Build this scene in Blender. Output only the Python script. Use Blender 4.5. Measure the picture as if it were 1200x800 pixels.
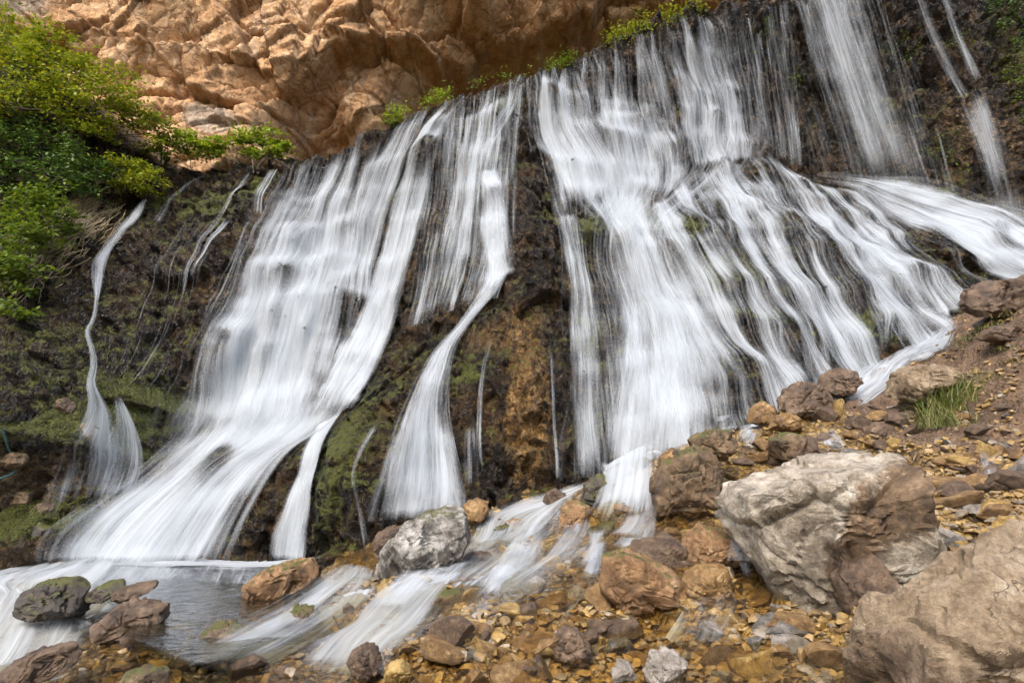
import bpy, bmesh, math, random
import numpy as np
from mathutils import Vector
from math import radians as RAD

for o in list(bpy.data.objects):
    bpy.data.objects.remove(o)
sc = bpy.context.scene
COL = sc.collection
rng = np.random.default_rng(11)
random.seed(11)

# ------------------------------------------------------------------ camera, sky, sun, exposure
PITCH = RAD(13.5)
FPX = 750.0                       # focal length in pixels of the 1200 px wide photograph
CAM = np.array([0.0, 0.0, 1.8])
cam_data = bpy.data.cameras.new('camera')
cam = bpy.data.objects.new('camera', cam_data)
COL.objects.link(cam)
cam.location = CAM
cam.rotation_euler = (math.pi / 2 + PITCH, 0, 0)
cam_data.sensor_width = 36.0
cam_data.lens = 36.0 * FPX / 1200.0
cam_data.clip_start = 0.05
cam_data.clip_end = 1000.0
sc.camera = cam

SUN_EL, SUN_AZ = RAD(47), RAD(203)     # azimuth measured clockwise from +Y: behind the camera, a little to the left
world = bpy.data.worlds.new('World')
sc.world = world
world.use_nodes = True
wn = world.node_tree
sky = wn.nodes.new('ShaderNodeTexSky')
sky.sky_type = 'NISHITA'
sky.sun_disc = False
sky.sun_elevation = SUN_EL
sky.sun_rotation = SUN_AZ
sky.air_density = 1.0
sky.dust_density = 3.0
wn.links.new(sky.outputs[0], wn.nodes['Background'].inputs[0])
wn.nodes['Background'].inputs[1].default_value = 0.135
sun_data = bpy.data.lights.new('sun', 'SUN')
sun_data.energy = 1.5
sun_data.angle = RAD(40)
sun_data.color = (1.0, 0.95, 0.88)
sun = bpy.data.objects.new('sun', sun_data)
COL.objects.link(sun)
sdir = Vector((math.sin(SUN_AZ) * math.cos(SUN_EL), math.cos(SUN_AZ) * math.cos(SUN_EL), math.sin(SUN_EL)))
sun.rotation_euler = sdir.to_track_quat('Z', 'Y').to_euler()
sun.location = (0, -20, 40)
sc.view_settings.view_transform = 'Standard'
sc.view_settings.look = 'None'
sc.view_settings.exposure = 1.55
sc.view_settings.gamma = 1.0
sc.render.engine = 'CYCLES'
sc.cycles.max_bounces = 6
sc.cycles.diffuse_bounces = 3
sc.cycles.glossy_bounces = 2
sc.cycles.transmission_bounces = 3
sc.cycles.transparent_max_bounces = 32
sc.cycles.caustics_reflective = False
sc.cycles.caustics_refractive = False
sc.cycles.use_denoising = True
sc.cycles.use_adaptive_sampling = True
sc.cycles.adaptive_threshold = 0.03

# ------------------------------------------------------------------ projection helpers
CP, SP = math.cos(PITCH), math.sin(PITCH)


def ray(px, py):
    px = np.asarray(px, float); py = np.asarray(py, float)
    cx = (px - 600) / FPX; cz = (400 - py) / FPX
    d = np.stack([cx, CP - cz * SP, SP + cz * CP], -1)
    return d / d[..., 1:2]


def at(px, py, Y):
    return CAM + ray(px, py) * np.asarray(Y, float)[..., None]


def depth_of(P):
    return (P[..., 1] - CAM[1]) * CP + (P[..., 2] - CAM[2]) * SP


def to_px(P):
    d = depth_of(P)
    up = -(P[..., 1] - CAM[1]) * SP + (P[..., 2] - CAM[2]) * CP
    return 600 + FPX * P[..., 0] / d, 400 - FPX * up / d


# ------------------------------------------------------------------ noise
def _h(ix, iy, iz, s):
    with np.errstate(over='ignore'):
        h = (ix.astype(np.uint32) * np.uint32(0x8da6b343)) ^ (iy.astype(np.uint32) * np.uint32(0xd8163841)) \
            ^ (iz.astype(np.uint32) * np.uint32(0xcb1ab31f)) ^ np.uint32((s * 0x9e3779b9 + 12345) & 0xffffffff)
        h ^= h >> np.uint32(15); h *= np.uint32(0x85ebca6b)
        h ^= h >> np.uint32(13); h *= np.uint32(0xc2b2ae35)
        h ^= h >> np.uint32(16)
    return h


def _f(h, k):
    return ((h >> np.uint32(k)) & np.uint32(1023)).astype(np.float32) / 511.5 - 1.0


def perlin(x, y, z, s=0):
    x = np.asarray(x, np.float32); y = np.asarray(y, np.float32); z = np.asarray(z, np.float32)
    x, y, z = np.broadcast_arrays(x, y, z)
    fx, fy, fz = np.floor(x), np.floor(y), np.floor(z)
    ix, iy, iz = fx.astype(np.int32), fy.astype(np.int32), fz.astype(np.int32)
    x = x - fx; y = y - fy; z = z - fz
    u = x * x * x * (x * (x * 6 - 15) + 10); v = y * y * y * (y * (y * 6 - 15) + 10); w = z * z * z * (z * (z * 6 - 15) + 10)
    out = 0
    for dx in (0, 1):
        wx = u if dx else 1 - u
        for dy in (0, 1):
            wy = v if dy else 1 - v
            for dz in (0, 1):
                wz = w if dz else 1 - w
                h = _h(ix + dx, iy + dy, iz + dz, s)
                g = _f(h, 0) * (x - dx) + _f(h, 10) * (y - dy) + _f(h, 20) * (z - dz)
                out = out + wx * wy * wz * g
    return out * 1.1


def fbm(x, y, z, octv=4, s=0, ridged=False, gain=0.5, lac=2.03):
    a, tot, out = 1.0, 0.0, 0
    for k in range(octv):
        n = perlin(x, y, z, s + k * 7)
        if ridged:
            n = 1 - 2 * np.abs(n) * 1.6
        out = out + a * n
        tot += a
        a *= gain
        x = x * lac + 11.3; y = y * lac + 5.7; z = z * lac + 3.1
    return out / tot


def facet2(x, z, s, tilt=1.0):
    """blocky fracture: every cell is a tilted plane. returns height, crack distance, cell random"""
    fx, fz = np.floor(x), np.floor(z)
    best = np.full(x.shape, 9., np.float32); b2 = best.copy()
    hh = np.zeros(x.shape, np.float32); rr = hh.copy()
    for i in (-1, 0, 1):
        for j in (-1, 0, 1):
            h = _h((fx + i).astype(np.int32), (fz + j).astype(np.int32), np.zeros(x.shape, np.int32), s)
            dx = x - (fx + i + .5 + .45 * _f(h, 0)); dz = z - (fz + j + .5 + .45 * _f(h, 10))
            d = dx * dx + dz * dz
            g = _h((fx + i).astype(np.int32), (fz + j).astype(np.int32), np.ones(x.shape, np.int32), s)
            v = _f(h, 20) * .5 + tilt * (_f(g, 0) * dx + _f(g, 10) * dz)
            nb = d < best
            b2 = np.where(nb, best, np.minimum(b2, d))
            hh = np.where(nb, v, hh); rr = np.where(nb, _f(g, 20), rr)
            best = np.where(nb, d, best)
    return hh, np.sqrt(b2) - np.sqrt(best), rr


def facet3(p, s, tilt=1.0):
    f = np.floor(p).astype(np.int32)
    best = np.full(len(p), 9., np.float32); b2 = best.copy(); hh = np.zeros(len(p), np.float32)
    for i in (-1, 0, 1):
        for j in (-1, 0, 1):
            for k in (-1, 0, 1):
                c = f + np.array([i, j, k], np.int32)
                h = _h(c[:, 0], c[:, 1], c[:, 2], s)
                g = _h(c[:, 0], c[:, 1], c[:, 2], s + 991)
                d = p - c - .5 - .45 * np.stack([_f(h, 0), _f(h, 10), _f(h, 20)], -1)
                r = (d * d).sum(-1)
                v = _f(g, 20) * .3 + tilt * (d * np.stack([_f(g, 0), _f(g, 10), _f(h, 5)], -1)).sum(-1)
                nb = r < best
                b2 = np.where(nb, best, np.minimum(b2, r))
                hh = np.where(nb, v, hh); best = np.where(nb, r, best)
    return hh, np.sqrt(b2) - np.sqrt(best)


def sstep(a, b, x):
    t = np.clip((x - a) / (b - a), 0, 1)
    return t * t * (3 - 2 * t)


def blur(A, r):
    """three box passes on both axes, radius r cells"""
    r = int(r)
    if r < 1:
        return A
    for ax in (0, 1):
        for _ in range(3):
            P = np.concatenate([np.repeat(np.take(A, [0], ax), r, ax), A, np.repeat(np.take(A, [-1], ax), r, ax)], ax)
            c = np.cumsum(P, ax, dtype=np.float64)
            z = np.zeros_like(np.take(c, [0], ax))
            c = np.concatenate([z, c], ax)
            n = A.shape[ax]; k = 2 * r + 1
            A = (np.take(c, range(k, k + n), ax) - np.take(c, range(0, n), ax)) / k
    return A


class RBF:
    def __init__(s, A, B, V, c=0.8, lam=0.02):
        s.A, s.B, s.c = np.asarray(A, float), np.asarray(B, float), c
        n = len(s.A)
        K = np.sqrt((s.A[:, None] - s.A) ** 2 + (s.B[:, None] - s.B) ** 2 + c * c)
        M = np.zeros((n + 3, n + 3))
        M[:n, :n] = K - lam * np.eye(n)
        Pm = np.stack([np.ones(n), s.A, s.B], 1)
        M[:n, n:] = Pm; M[n:, :n] = Pm.T
        s.w = np.linalg.solve(M, np.concatenate([V, np.zeros(3)]))

    def __call__(s, a, b):
        n = len(s.A)
        out = s.w[n] + s.w[n + 1] * a + s.w[n + 2] * b
        for i in range(n):
            out = out + s.w[i] * np.sqrt((a - s.A[i]) ** 2 + (b - s.B[i]) ** 2 + s.c ** 2)
        return out


class Grid:
    def __init__(s, a, b):
        s.a, s.b = a, b
        s.A, s.B = np.meshgrid(a, b, indexing='ij')

    def sample(s, F, x, y):
        i = np.clip(np.interp(x, s.a, np.arange(len(s.a))), 0, len(s.a) - 1.001)
        j = np.clip(np.interp(y, s.b, np.arange(len(s.b))), 0, len(s.b) - 1.001)
        i0 = i.astype(int); j0 = j.astype(int); u = i - i0; v = j - j0
        return (F[i0, j0] * (1 - u) + F[i0 + 1, j0] * u) * (1 - v) + (F[i0, j0 + 1] * (1 - u) + F[i0 + 1, j0 + 1] * u) * v


# ------------------------------------------------------------------ mesh helpers
def np_mesh(name, V, Fc, attrs=None, smooth=True, sharp=0):
    V = np.asarray(V, np.float32).reshape(-1, 3)
    Fc = np.asarray(Fc, np.int32)
    k = Fc.shape[1]
    me = bpy.data.meshes.new(name)
    me.vertices.add(len(V)); me.vertices.foreach_set('co', V.ravel())
    me.loops.add(Fc.size); me.loops.foreach_set('vertex_index', Fc.ravel())
    me.polygons.add(len(Fc)); me.polygons.foreach_set('loop_start', np.arange(0, Fc.size, k, dtype=np.int32))
    if smooth:
        me.polygons.foreach_set('use_smooth', np.ones(len(Fc), bool))
    for an, val in (attrs or {}).items():
        val = np.asarray(val, np.float32)
        if val.ndim == 1:
            at_ = me.attributes.new(an, 'FLOAT', 'POINT'); at_.data.foreach_set('value', val)
        else:
            at_ = me.attributes.new(an, 'FLOAT_VECTOR', 'POINT'); at_.data.foreach_set('vector', val.ravel())
    me.update(calc_edges=True)
    me.validate(clean_customdata=False)
    if sharp:
        me.set_sharp_from_angle(angle=RAD(sharp))
    return me


def grid_faces(n, m):
    i, j = np.meshgrid(np.arange(n - 1), np.arange(m - 1), indexing='ij')
    a = (i * m + j).ravel()
    return np.stack([a, a + m, a + m + 1, a + 1], 1)


def link(name, me, mat=None, label=None, cat=None, group=None, kind=None, parent=None):
    o = bpy.data.objects.new(name, me)
    COL.objects.link(o)
    if mat is not None and me is not None and not me.materials:
        for m_ in (mat if isinstance(mat, (list, tuple)) else [mat]):
            me.materials.append(m_)
    if label: o['label'] = label
    if cat: o['category'] = cat
    if group: o['group'] = group
    if kind: o['kind'] = kind
    if parent is not None: o.parent = parent
    return o


# ------------------------------------------------------------------ material helpers
class NT:
    def __init__(s, name):
        s.m = bpy.data.materials.new(name); s.m.use_nodes = True
        s.t = s.m.node_tree; s.t.nodes.clear()
        s.out = s.n('ShaderNodeOutputMaterial')

    def n(s, t, **k):
        nd = s.t.nodes.new(t)
        for a, b in k.items():
            setattr(nd, a, b)
        return nd

    def l(s, a, b):
        s.t.links.new(a, b)

    def put(s, sock, v):
        if hasattr(v, 'is_output'):
            s.l(v, sock)
        else:
            sock.default_value = v

    def math(s, op, a, b=0.0, c=0.0, clamp=False):
        nd = s.n('ShaderNodeMath', operation=op, use_clamp=clamp)
        s.put(nd.inputs[0], a); s.put(nd.inputs[1], b); s.put(nd.inputs[2], c)
        return nd.outputs[0]

    def noise(s, vec, scale, detail=4, rough=0.55, dist=0.0, col=False):
        nd = s.n('ShaderNodeTexNoise'); nd.noise_dimensions = '3D'
        if vec is not None: s.l(vec, nd.inputs['Vector'])
        nd.inputs['Scale'].default_value = scale; nd.inputs['Detail'].default_value = detail
        nd.inputs['Roughness'].default_value = rough; nd.inputs['Distortion'].default_value = dist
        return nd.outputs[1 if col else 0]

    def voro(s, vec, scale, feature='F1', out='Distance', rand=1.0):
        nd = s.n('ShaderNodeTexVoronoi', feature=feature)
        if vec is not None: s.l(vec, nd.inputs['Vector'])
        nd.inputs['Scale'].default_value = scale; nd.inputs['Randomness'].default_value = rand
        return nd.outputs[out]

    def ramp(s, fac, pts, interp='LINEAR'):
        nd = s.n('ShaderNodeValToRGB'); cr = nd.color_ramp; cr.interpolation = interp
        while len(cr.elements) < len(pts): cr.elements.new(0.5)
        for e, (p, c) in zip(cr.elements, pts):
            e.position = p
            e.color = (c, c, c, 1) if isinstance(c, (int, float)) else (*c, 1)
        s.l(fac, nd.inputs[0])
        return nd.outputs[0]

    def mix(s, f, a, b, blend='MIX'):
        nd = s.n('ShaderNodeMix', data_type='RGBA', blend_type=blend)
        s.put(nd.inputs[0], f)
        for sk, v in ((nd.inputs[6], a), (nd.inputs[7], b)):
            if isinstance(v, tuple): v = (*v, 1) if len(v) == 3 else v
            s.put(sk, v)
        return nd.outputs[2]

    def maprange(s, v, a, b, c=0.0, d=1.0, smooth=False):
        nd = s.n('ShaderNodeMapRange'); nd.interpolation_type = 'SMOOTHSTEP' if smooth else 'LINEAR'
        s.put(nd.inputs[0], v); s.put(nd.inputs[1], a); s.put(nd.inputs[2], b); s.put(nd.inputs[3], c); s.put(nd.inputs[4], d)
        return nd.outputs[0]

    def attr(s, name, out='Fac'):
        nd = s.n('ShaderNodeAttribute', attribute_name=name)
        return nd.outputs[out]

    def mapping(s, vec, scale=(1, 1, 1), rot=(0, 0, 0), loc=(0, 0, 0)):
        nd = s.n('ShaderNodeMapping'); s.l(vec, nd.inputs[0])
        nd.inputs['Scale'].default_value = scale; nd.inputs['Rotation'].default_value = rot
        s.put(nd.inputs['Location'], loc)
        return nd.outputs[0]

    def bump(s, h, strength, dist, normal=None):
        nd = s.n('ShaderNodeBump'); s.l(h, nd.inputs['Height'])
        nd.inputs['Strength'].default_value = strength; nd.inputs['Distance'].default_value = dist
        if normal is not None: s.l(normal, nd.inputs['Normal'])
        return nd.outputs[0]

    def principled(s, col, rough=0.7, normal=None, spec=0.5, coat=None):
        nd = s.n('ShaderNodeBsdfPrincipled')
        s.put(nd.inputs['Base Color'], (*col, 1) if isinstance(col, tuple) else col)
        s.put(nd.inputs['Roughness'], rough)
        nd.inputs['Specular IOR Level'].default_value = spec
        if normal is not None: s.l(normal, nd.inputs['Normal'])
        s.l(nd.outputs[0], s.out.inputs[0])
        return nd


# ---- wet waterfall rock: masks are vertex attributes worked out from the rock's own shape
def mat_wet_cliff():
    t = NT('wet_mossy_rock')
    pos = t.n('ShaderNodeNewGeometry').outputs['Position']
    n1 = t.noise(pos, 0.9, 6, 0.65); n2 = t.noise(pos, 5, 6, 0.7); n3 = t.noise(pos, 22, 4, 0.7)
    stretch = t.mapping(pos, (3.0, 3.0, 0.5)); ns = t.noise(stretch, 1.6, 5, 0.7)
    rock = t.ramp(t.math('ADD', t.math('MULTIPLY', n1, .5), t.math('MULTIPLY', n2, .5)),
                  [(.37, (.003, .002, .0011)), (.47, (.012, .007, .0033)), (.56, (.054, .030, .0115)), (.67, (.19, .114, .05))])
    och = t.ramp(n2, [(.34, (.026, .013, .004)), (.48, (.13, .068, .02)), (.64, (.36, .22, .085))])
    gry = t.ramp(n2, [(.34, (.005, .004, .0028)), (.5, (.018, .0135, .009)), (.66, (.085, .064, .040))])
    earth = t.ramp(n2, [(.34, (.018, .011, .005)), (.5, (.09, .054, .025)), (.66, (.28, .19, .105))])
    moss = t.ramp(n3, [(.3, (.012, .016, .002)), (.5, (.05, .058, .006)), (.68, (.16, .15, .012))])
    c = t.mix(t.maprange(t.math('ADD', t.attr('ochre'), t.math('MULTIPLY', t.math('SUBTRACT', ns, .5), 1.2)), .35, .65), rock, och)
    c = t.mix(t.maprange(t.math('ADD', t.attr('dark'), t.math('MULTIPLY', t.math('SUBTRACT', n1, .5), 1.2)), .35, .65), c, gry)
    c = t.mix(t.maprange(t.math('ADD', t.attr('earth'), t.math('MULTIPLY', t.math('SUBTRACT', n2, .5), .8)), .35, .65), c, earth)
    mf = t.maprange(t.math('ADD', t.attr('moss'), t.math('MULTIPLY', t.math('SUBTRACT', n2, .5), 2.4)), .42, .60)
    c = t.mix(mf, c, moss)
    vw = t.n('ShaderNodeVectorMath', operation='ADD'); t.l(pos, vw.inputs[0])
    vs = t.n('ShaderNodeVectorMath', operation='SCALE'); t.l(t.noise(pos, 2.2, 3, .6, col=True), vs.inputs[0]); vs.inputs['Scale'].default_value = .5; t.l(vs.outputs[0], vw.inputs[1])
    va = t.voro(t.mapping(vw.outputs[0], (1, 1, .75)), 3.4, 'F1'); vb_ = t.voro(t.mapping(vw.outputs[0], (1, 1, .8)), 9.5, 'F1')
    hgt = t.math('ADD', t.math('ADD', t.math('MULTIPLY', n2, .6), t.math('MULTIPLY', n3, .35)), t.math('ADD', t.math('MULTIPLY', va, -.75), t.math('MULTIPLY', vb_, -.38)))
    b = t.bump(hgt, 1.0, 0.30)
    rough = t.math('ADD', t.math('MULTIPLY', mf, .4), t.maprange(n3, .35, .65, .12, .46))
    t.principled(c, rough, b, 0.34)
    return t.m


def mat_dry_cliff():
    t = NT('dry_orange_limestone')
    pos = t.n('ShaderNodeNewGeometry').outputs['Position']
    n1 = t.noise(pos, 0.28, 6, 0.62, 0.4); n2 = t.noise(pos, 1.8, 8, 0.68); n3 = t.noise(pos, 9, 6, 0.75)
    streak = t.noise(t.mapping(pos, (1.4, 1.4, .16), (0, RAD(14), 0)), 1.0, 6, .65)
    c = t.ramp(t.math('ADD', t.math('MULTIPLY', n1, .55), t.math('MULTIPLY', n2, .45)),
               [(.34, (.22, .108, .046)), (.45, (.39, .212, .098)), (.55, (.50, .31, .165)), (.66, (.60, .425, .27))])
    c = t.mix(t.math('MULTIPLY', t.maprange(streak, .54, .70), .6), c, (.60, .46, .32))
    c = t.mix(t.math('MULTIPLY', t.maprange(t.noise(pos, .5, 7, .7), .56, .68), .55), c, (.22, .17, .13))
    c = t.mix(t.math('MULTIPLY', t.maprange(t.attr('crack'), 0.0, .10, 1.0, 0.0), .35), c, (.12, .06, .03))
    c = t.mix(t.math('MULTIPLY', t.maprange(t.math('ADD', t.attr('grey'), t.math('MULTIPLY', t.math('SUBTRACT', n2, .5), .8)), .4, .7), .85), c,
              t.ramp(n3, [(.3, (.16, .12, .085)), (.6, (.36, .29, .22))]))
    vw = t.n('ShaderNodeVectorMath', operation='ADD'); t.l(pos, vw.inputs[0])
    vs = t.n('ShaderNodeVectorMath', operation='SCALE'); t.l(t.noise(pos, .9, 5, .65, col=True), vs.inputs[0]); vs.inputs['Scale'].default_value = 1.1; t.l(vs.outputs[0], vw.inputs[1])
    mp = t.mapping(vw.outputs[0], (1, .6, .55), (0, RAD(-22), 0))
    e1 = t.voro(mp, .62, 'DISTANCE_TO_EDGE'); e2 = t.voro(mp, 1.7, 'DISTANCE_TO_EDGE'); p2 = t.voro(mp, 1.7, 'F1'); p3 = t.voro(mp, 4.5, 'F1')
    cr1 = t.maprange(e1, 0, .05); cr2 = t.maprange(e2, 0, .06)
    c = t.mix(t.maprange(t.math('MULTIPLY', cr1, cr2), 0, 1, .25, 0), c, (.10, .05, .025))
    t1 = t.math('ADD', t.math('MULTIPLY', n2, .9), t.math('MULTIPLY', n3, .35))
    t2 = t.math('ADD', t.math('MULTIPLY', cr1, .55), t.math('MULTIPLY', cr2, .28))
    t3 = t.math('ADD', t.math('MULTIPLY', p2, -.5), t.math('MULTIPLY', p3, -.18))
    h = t.math('ADD', t1, t.math('ADD', t2, t3))
    t.principled(c, .9, t.bump(h, .6, .32), .2)
    return t.m


def mat_rock(name, cols, wet=0.0, moss=0.0, scale=1.0, grime=(.10, .075, .05), grime_amt=.5, tone=None, amp=1.0):
    """boulder / stone: object coordinates, shifted per object so that copies differ"""
    t = NT(name)
    tc = t.n('ShaderNodeTexCoord').outputs['Object']
    oi = t.n('ShaderNodeObjectInfo')
    sh = t.n('ShaderNodeCombineXYZ')
    for k in range(3):
        t.l(t.math('MULTIPLY', oi.outputs['Random'], 37.0 + 13 * k), sh.inputs[k])
    pos = t.mapping(tc, (scale,) * 3, (0, 0, 0), sh.outputs[0])
    n1 = t.noise(pos, 1.6, 7, .65, .3); n2 = t.noise(pos, 7, 8, .72); n3 = t.noise(pos, 32, 5, .75)
    v = t.math('ADD', t.math('MULTIPLY', n1, .6), t.math('MULTIPLY', n2, .4))
    c = t.ramp(v, [(.36, cols[0]), (.46, cols[1]), (.54, cols[2]), (.64, cols[3])])
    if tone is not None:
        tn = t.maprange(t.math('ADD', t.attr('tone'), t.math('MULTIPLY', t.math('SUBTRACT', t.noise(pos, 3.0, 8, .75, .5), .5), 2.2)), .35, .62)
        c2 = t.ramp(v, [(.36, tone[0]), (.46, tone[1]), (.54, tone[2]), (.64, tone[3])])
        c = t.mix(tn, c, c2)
    c = t.mix(t.math('MULTIPLY', t.maprange(t.noise(pos, 3.1, 8, .75, .6), .52, .64), grime_amt), c, grime)
    # hairline cracks
    wv = t.n('ShaderNodeVectorMath', operation='ADD'); t.l(pos, wv.inputs[0])
    nc = t.noise(pos, 2.6, 4, .6, col=True); t.l(nc, wv.inputs[1])
    cr = t.voro(wv.outputs[0], 1.1, 'DISTANCE_TO_EDGE')
    crm = t.math('MULTIPLY', t.maprange(cr, .0, .014, 1.0, 0.0), t.maprange(n1, .50, .60))
    c = t.mix(t.math('MULTIPLY', crm, .4), c, (.05, .035, .022))
    c = t.mix(t.maprange(n3, .35, .65, .0, .6), c, t.mix(1.0, c, (.45, .42, .40), 'MULTIPLY'))
    rough = .85
    if wet:
        rough = t.maprange(n2, .35, .65, .85 - .65 * wet, .85 - .35 * wet)
    if moss:
        nz = t.n('ShaderNodeSeparateXYZ'); t.l(t.n('ShaderNodeNewGeometry').outputs['Normal'], nz.inputs[0])
        mm = t.maprange(t.math('ADD', t.math('MULTIPLY', nz.outputs[2], .5), t.math('SUBTRACT', t.noise(pos, 4, 6, .7), .75)), 0.14 - .16 * moss, .30 - .16 * moss)
        c = t.mix(mm, c, t.ramp(n3, [(.3, (.02, .024, .004)), (.6, (.09, .09, .012))]))
    h = t.math('ADD', t.math('ADD', t.math('MULTIPLY', n2, .8), t.math('MULTIPLY', n3, .38)), t.math('MULTIPLY', crm, -.45))
    t.principled(c, rough, t.bump(h, .8, .10 * amp / scale), .4 + .2 * wet)
    return t.m


def mat_ground():
    t = NT('stream_bed_and_earth')
    pos = t.n('ShaderNodeNewGeometry').outputs['Position']
    n1 = t.noise(pos, .8, 6, .65); n2 = t.noise(pos, 5, 7, .7); n3 = t.noise(pos, 30, 5, .75)
    wv = t.n('ShaderNodeVectorMath', operation='ADD'); t.l(pos, wv.inputs[0])
    nc = t.n('ShaderNodeVectorMath', operation='SCALE'); t.l(t.noise(pos, 6, 3, .6, col=True), nc.inputs[0]); nc.inputs['Scale'].default_value = .09
    t.l(nc.outputs[0], wv.inputs[1])
    cell = t.voro(wv.outputs[0], 8.5, 'F1', 'Color'); edge = t.voro(wv.outputs[0], 8.5, 'DISTANCE_TO_EDGE')
    sep = t.n('ShaderNodeSeparateColor'); t.l(cell, sep.inputs[0])
    cob = t.ramp(sep.outputs[0], [(.0, (.06, .036, .012)), (.25, (.19, .115, .03)), (.5, (.34, .215, .055)), (.75, (.15, .09, .034)), (1., (.28, .21, .115))])
    cob = t.mix(t.maprange(n2, .3, .7, 0, .5), cob, t.mix(1.0, cob, (.5, .42, .3), 'MULTIPLY'))
    cob = t.mix(t.maprange(edge, 0.0, .07, .85, 0.0), cob, (.03, .018, .008))
    earth = t.ramp(t.math('ADD', t.math('MULTIPLY', n1, .5), t.math('MULTIPLY', n2, .5)),
                   [(.33, (.05, .028, .014)), (.48, (.11, .065, .035)), (.58, (.17, .105, .06)), (.7, (.27, .19, .125))])
    c = t.mix(t.maprange(t.math('ADD', t.attr('earth'), t.math('MULTIPLY', t.math('SUBTRACT', n2, .5), .6)), .4, .6), cob, earth)
    moss = t.ramp(n3, [(.3, (.016, .019, .004)), (.5, (.055, .06, .009)), (.68, (.14, .135, .018))])
    c = t.mix(t.maprange(t.math('ADD', t.attr('moss'), t.math('MULTIPLY', t.math('SUBTRACT', n2, .5), 1.4)), .42, .62), c, moss)
    c = t.mix(t.maprange(t.attr('pool'), .2, .8), c, t.ramp(n2, [(.3, (.045, .036, .022)), (.6, (.14, .105, .06))]))
    h = t.math('ADD', t.math('MULTIPLY', t.maprange(edge, 0, .25), .55), t.math('ADD', t.math('MULTIPLY', n2, .6), t.math('MULTIPLY', n3, .3)))
    t.principled(c, t.maprange(t.attr('earth'), .3, .7, .35, .9), t.bump(h, .9, .09), .45)
    return t.m


def mat_white_water():
    t = NT('white_water')
    fl = t.attr('flow', 'Vector')
    n1 = t.noise(t.mapping(fl, (2.0, .16, 1)), 1.0, 3, .55, .3)
    n2 = t.noise(t.mapping(fl, (8.0, .34, 1)), 1.0, 4, .6, .2)
    n3 = t.noise(t.mapping(fl, (30.0, .55, 1)), 1.0, 2, .6)
    nn = t.math('ADD', t.math('ADD', t.math('MULTIPLY', n1, .38), t.math('MULTIPLY', n2, .40)), t.math('MULTIPLY', n3, .22))
    nn = t.maprange(nn, .30, .70)
    v = t.math('ADD', t.attr('dens'), t.math('MULTIPLY', t.math('SUBTRACT', nn, .5), t.attr('break')))
    a = t.maprange(v, .0, 1.2, 0, .95, True)
    d = t.n('ShaderNodeBsdfDiffuse'); d.inputs[0].default_value = (.60, .635, .665, 1)
    tr = t.n('ShaderNodeBsdfTranslucent'); tr.inputs[0].default_value = (.60, .635, .665, 1)
    m1 = t.n('ShaderNodeMixShader'); m1.inputs[0].default_value = .48
    t.l(d.outputs[0], m1.inputs[1]); t.l(tr.outputs[0], m1.inputs[2])
    tp = t.n('ShaderNodeBsdfTransparent')
    m2 = t.n('ShaderNodeMixShader'); t.l(a, m2.inputs[0]); t.l(tp.outputs[0], m2.inputs[1]); t.l(m1.outputs[0], m2.inputs[2])
    t.l(m2.outputs[0], t.out.inputs[0])
    return t.m


def mat_clear_water(name, tint, scale, strength, rough=.04):
    t = NT(name)
    pos = t.n('ShaderNodeNewGeometry').outputs['Position']
    h = t.math('ADD', t.noise(t.mapping(pos, (1, 1, .3)), scale, 3, .5, .6), t.math('MULTIPLY', t.noise(pos, scale * 3.2, 2, .5), .35))
    b = t.bump(h, strength, .06)
    gl = t.n('ShaderNodeBsdfGlossy'); gl.inputs['Roughness'].default_value = rough; gl.inputs[0].default_value = (.95, .97, 1, 1); t.l(b, gl.inputs['Normal'])
    fr = t.n('ShaderNodeFresnel'); fr.inputs[0].default_value = 1.33; t.l(b, fr.inputs['Normal'])
    tp = t.n('ShaderNodeBsdfTransparent'); tp.inputs[0].default_value = (*tint, 1)
    m = t.n('ShaderNodeMixShader'); t.l(fr.outputs[0], m.inputs[0]); t.l(tp.outputs[0], m.inputs[1]); t.l(gl.outputs[0], m.inputs[2])
    # thin shore: the sheet fades out where it has no depth left
    e = t.n('ShaderNodeBsdfTransparent'); m2 = t.n('ShaderNodeMixShader')
    t.l(t.maprange(t.attr('depth'), .0, .05), m2.inputs[0]); t.l(e.outputs[0], m2.inputs[1]); t.l(m.outputs[0], m2.inputs[2])
    t.l(m2.outputs[0], t.out.inputs[0])
    return t.m


def mat_leaf(name, cols, trans=.45):
    t = NT(name)
    r = t.n('ShaderNodeNewGeometry').outputs['Random Per Island']
    c = t.ramp(r, [(i / (len(cols) - 1), c_) for i, c_ in enumerate(cols)])
    d = t.n('ShaderNodeBsdfPrincipled'); t.l(c, d.inputs['Base Color']); d.inputs['Roughness'].default_value = .5; d.inputs['Specular IOR Level'].default_value = .3
    tr = t.n('ShaderNodeBsdfTranslucent'); t.l(t.mix(1.0, c, (1.0, 1.0, .5), 'MULTIPLY'), tr.inputs[0])
    m = t.n('ShaderNodeMixShader'); m.inputs[0].default_value = trans
    t.l(d.outputs[0], m.inputs[1]); t.l(tr.outputs[0], m.inputs[2]); t.l(m.outputs[0], t.out.inputs[0])
    return t.m


def mat_simple(name, c1, c2, rough=.8, scale=8):
    t = NT(name)
    tc = t.n('ShaderNodeTexCoord').outputs['Object']
    n = t.noise(tc, scale, 5, .65)
    t.principled(t.ramp(n, [(.3, c1), (.7, c2)]), rough, t.bump(n, .5, .03), .3)
    return t.m


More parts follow.
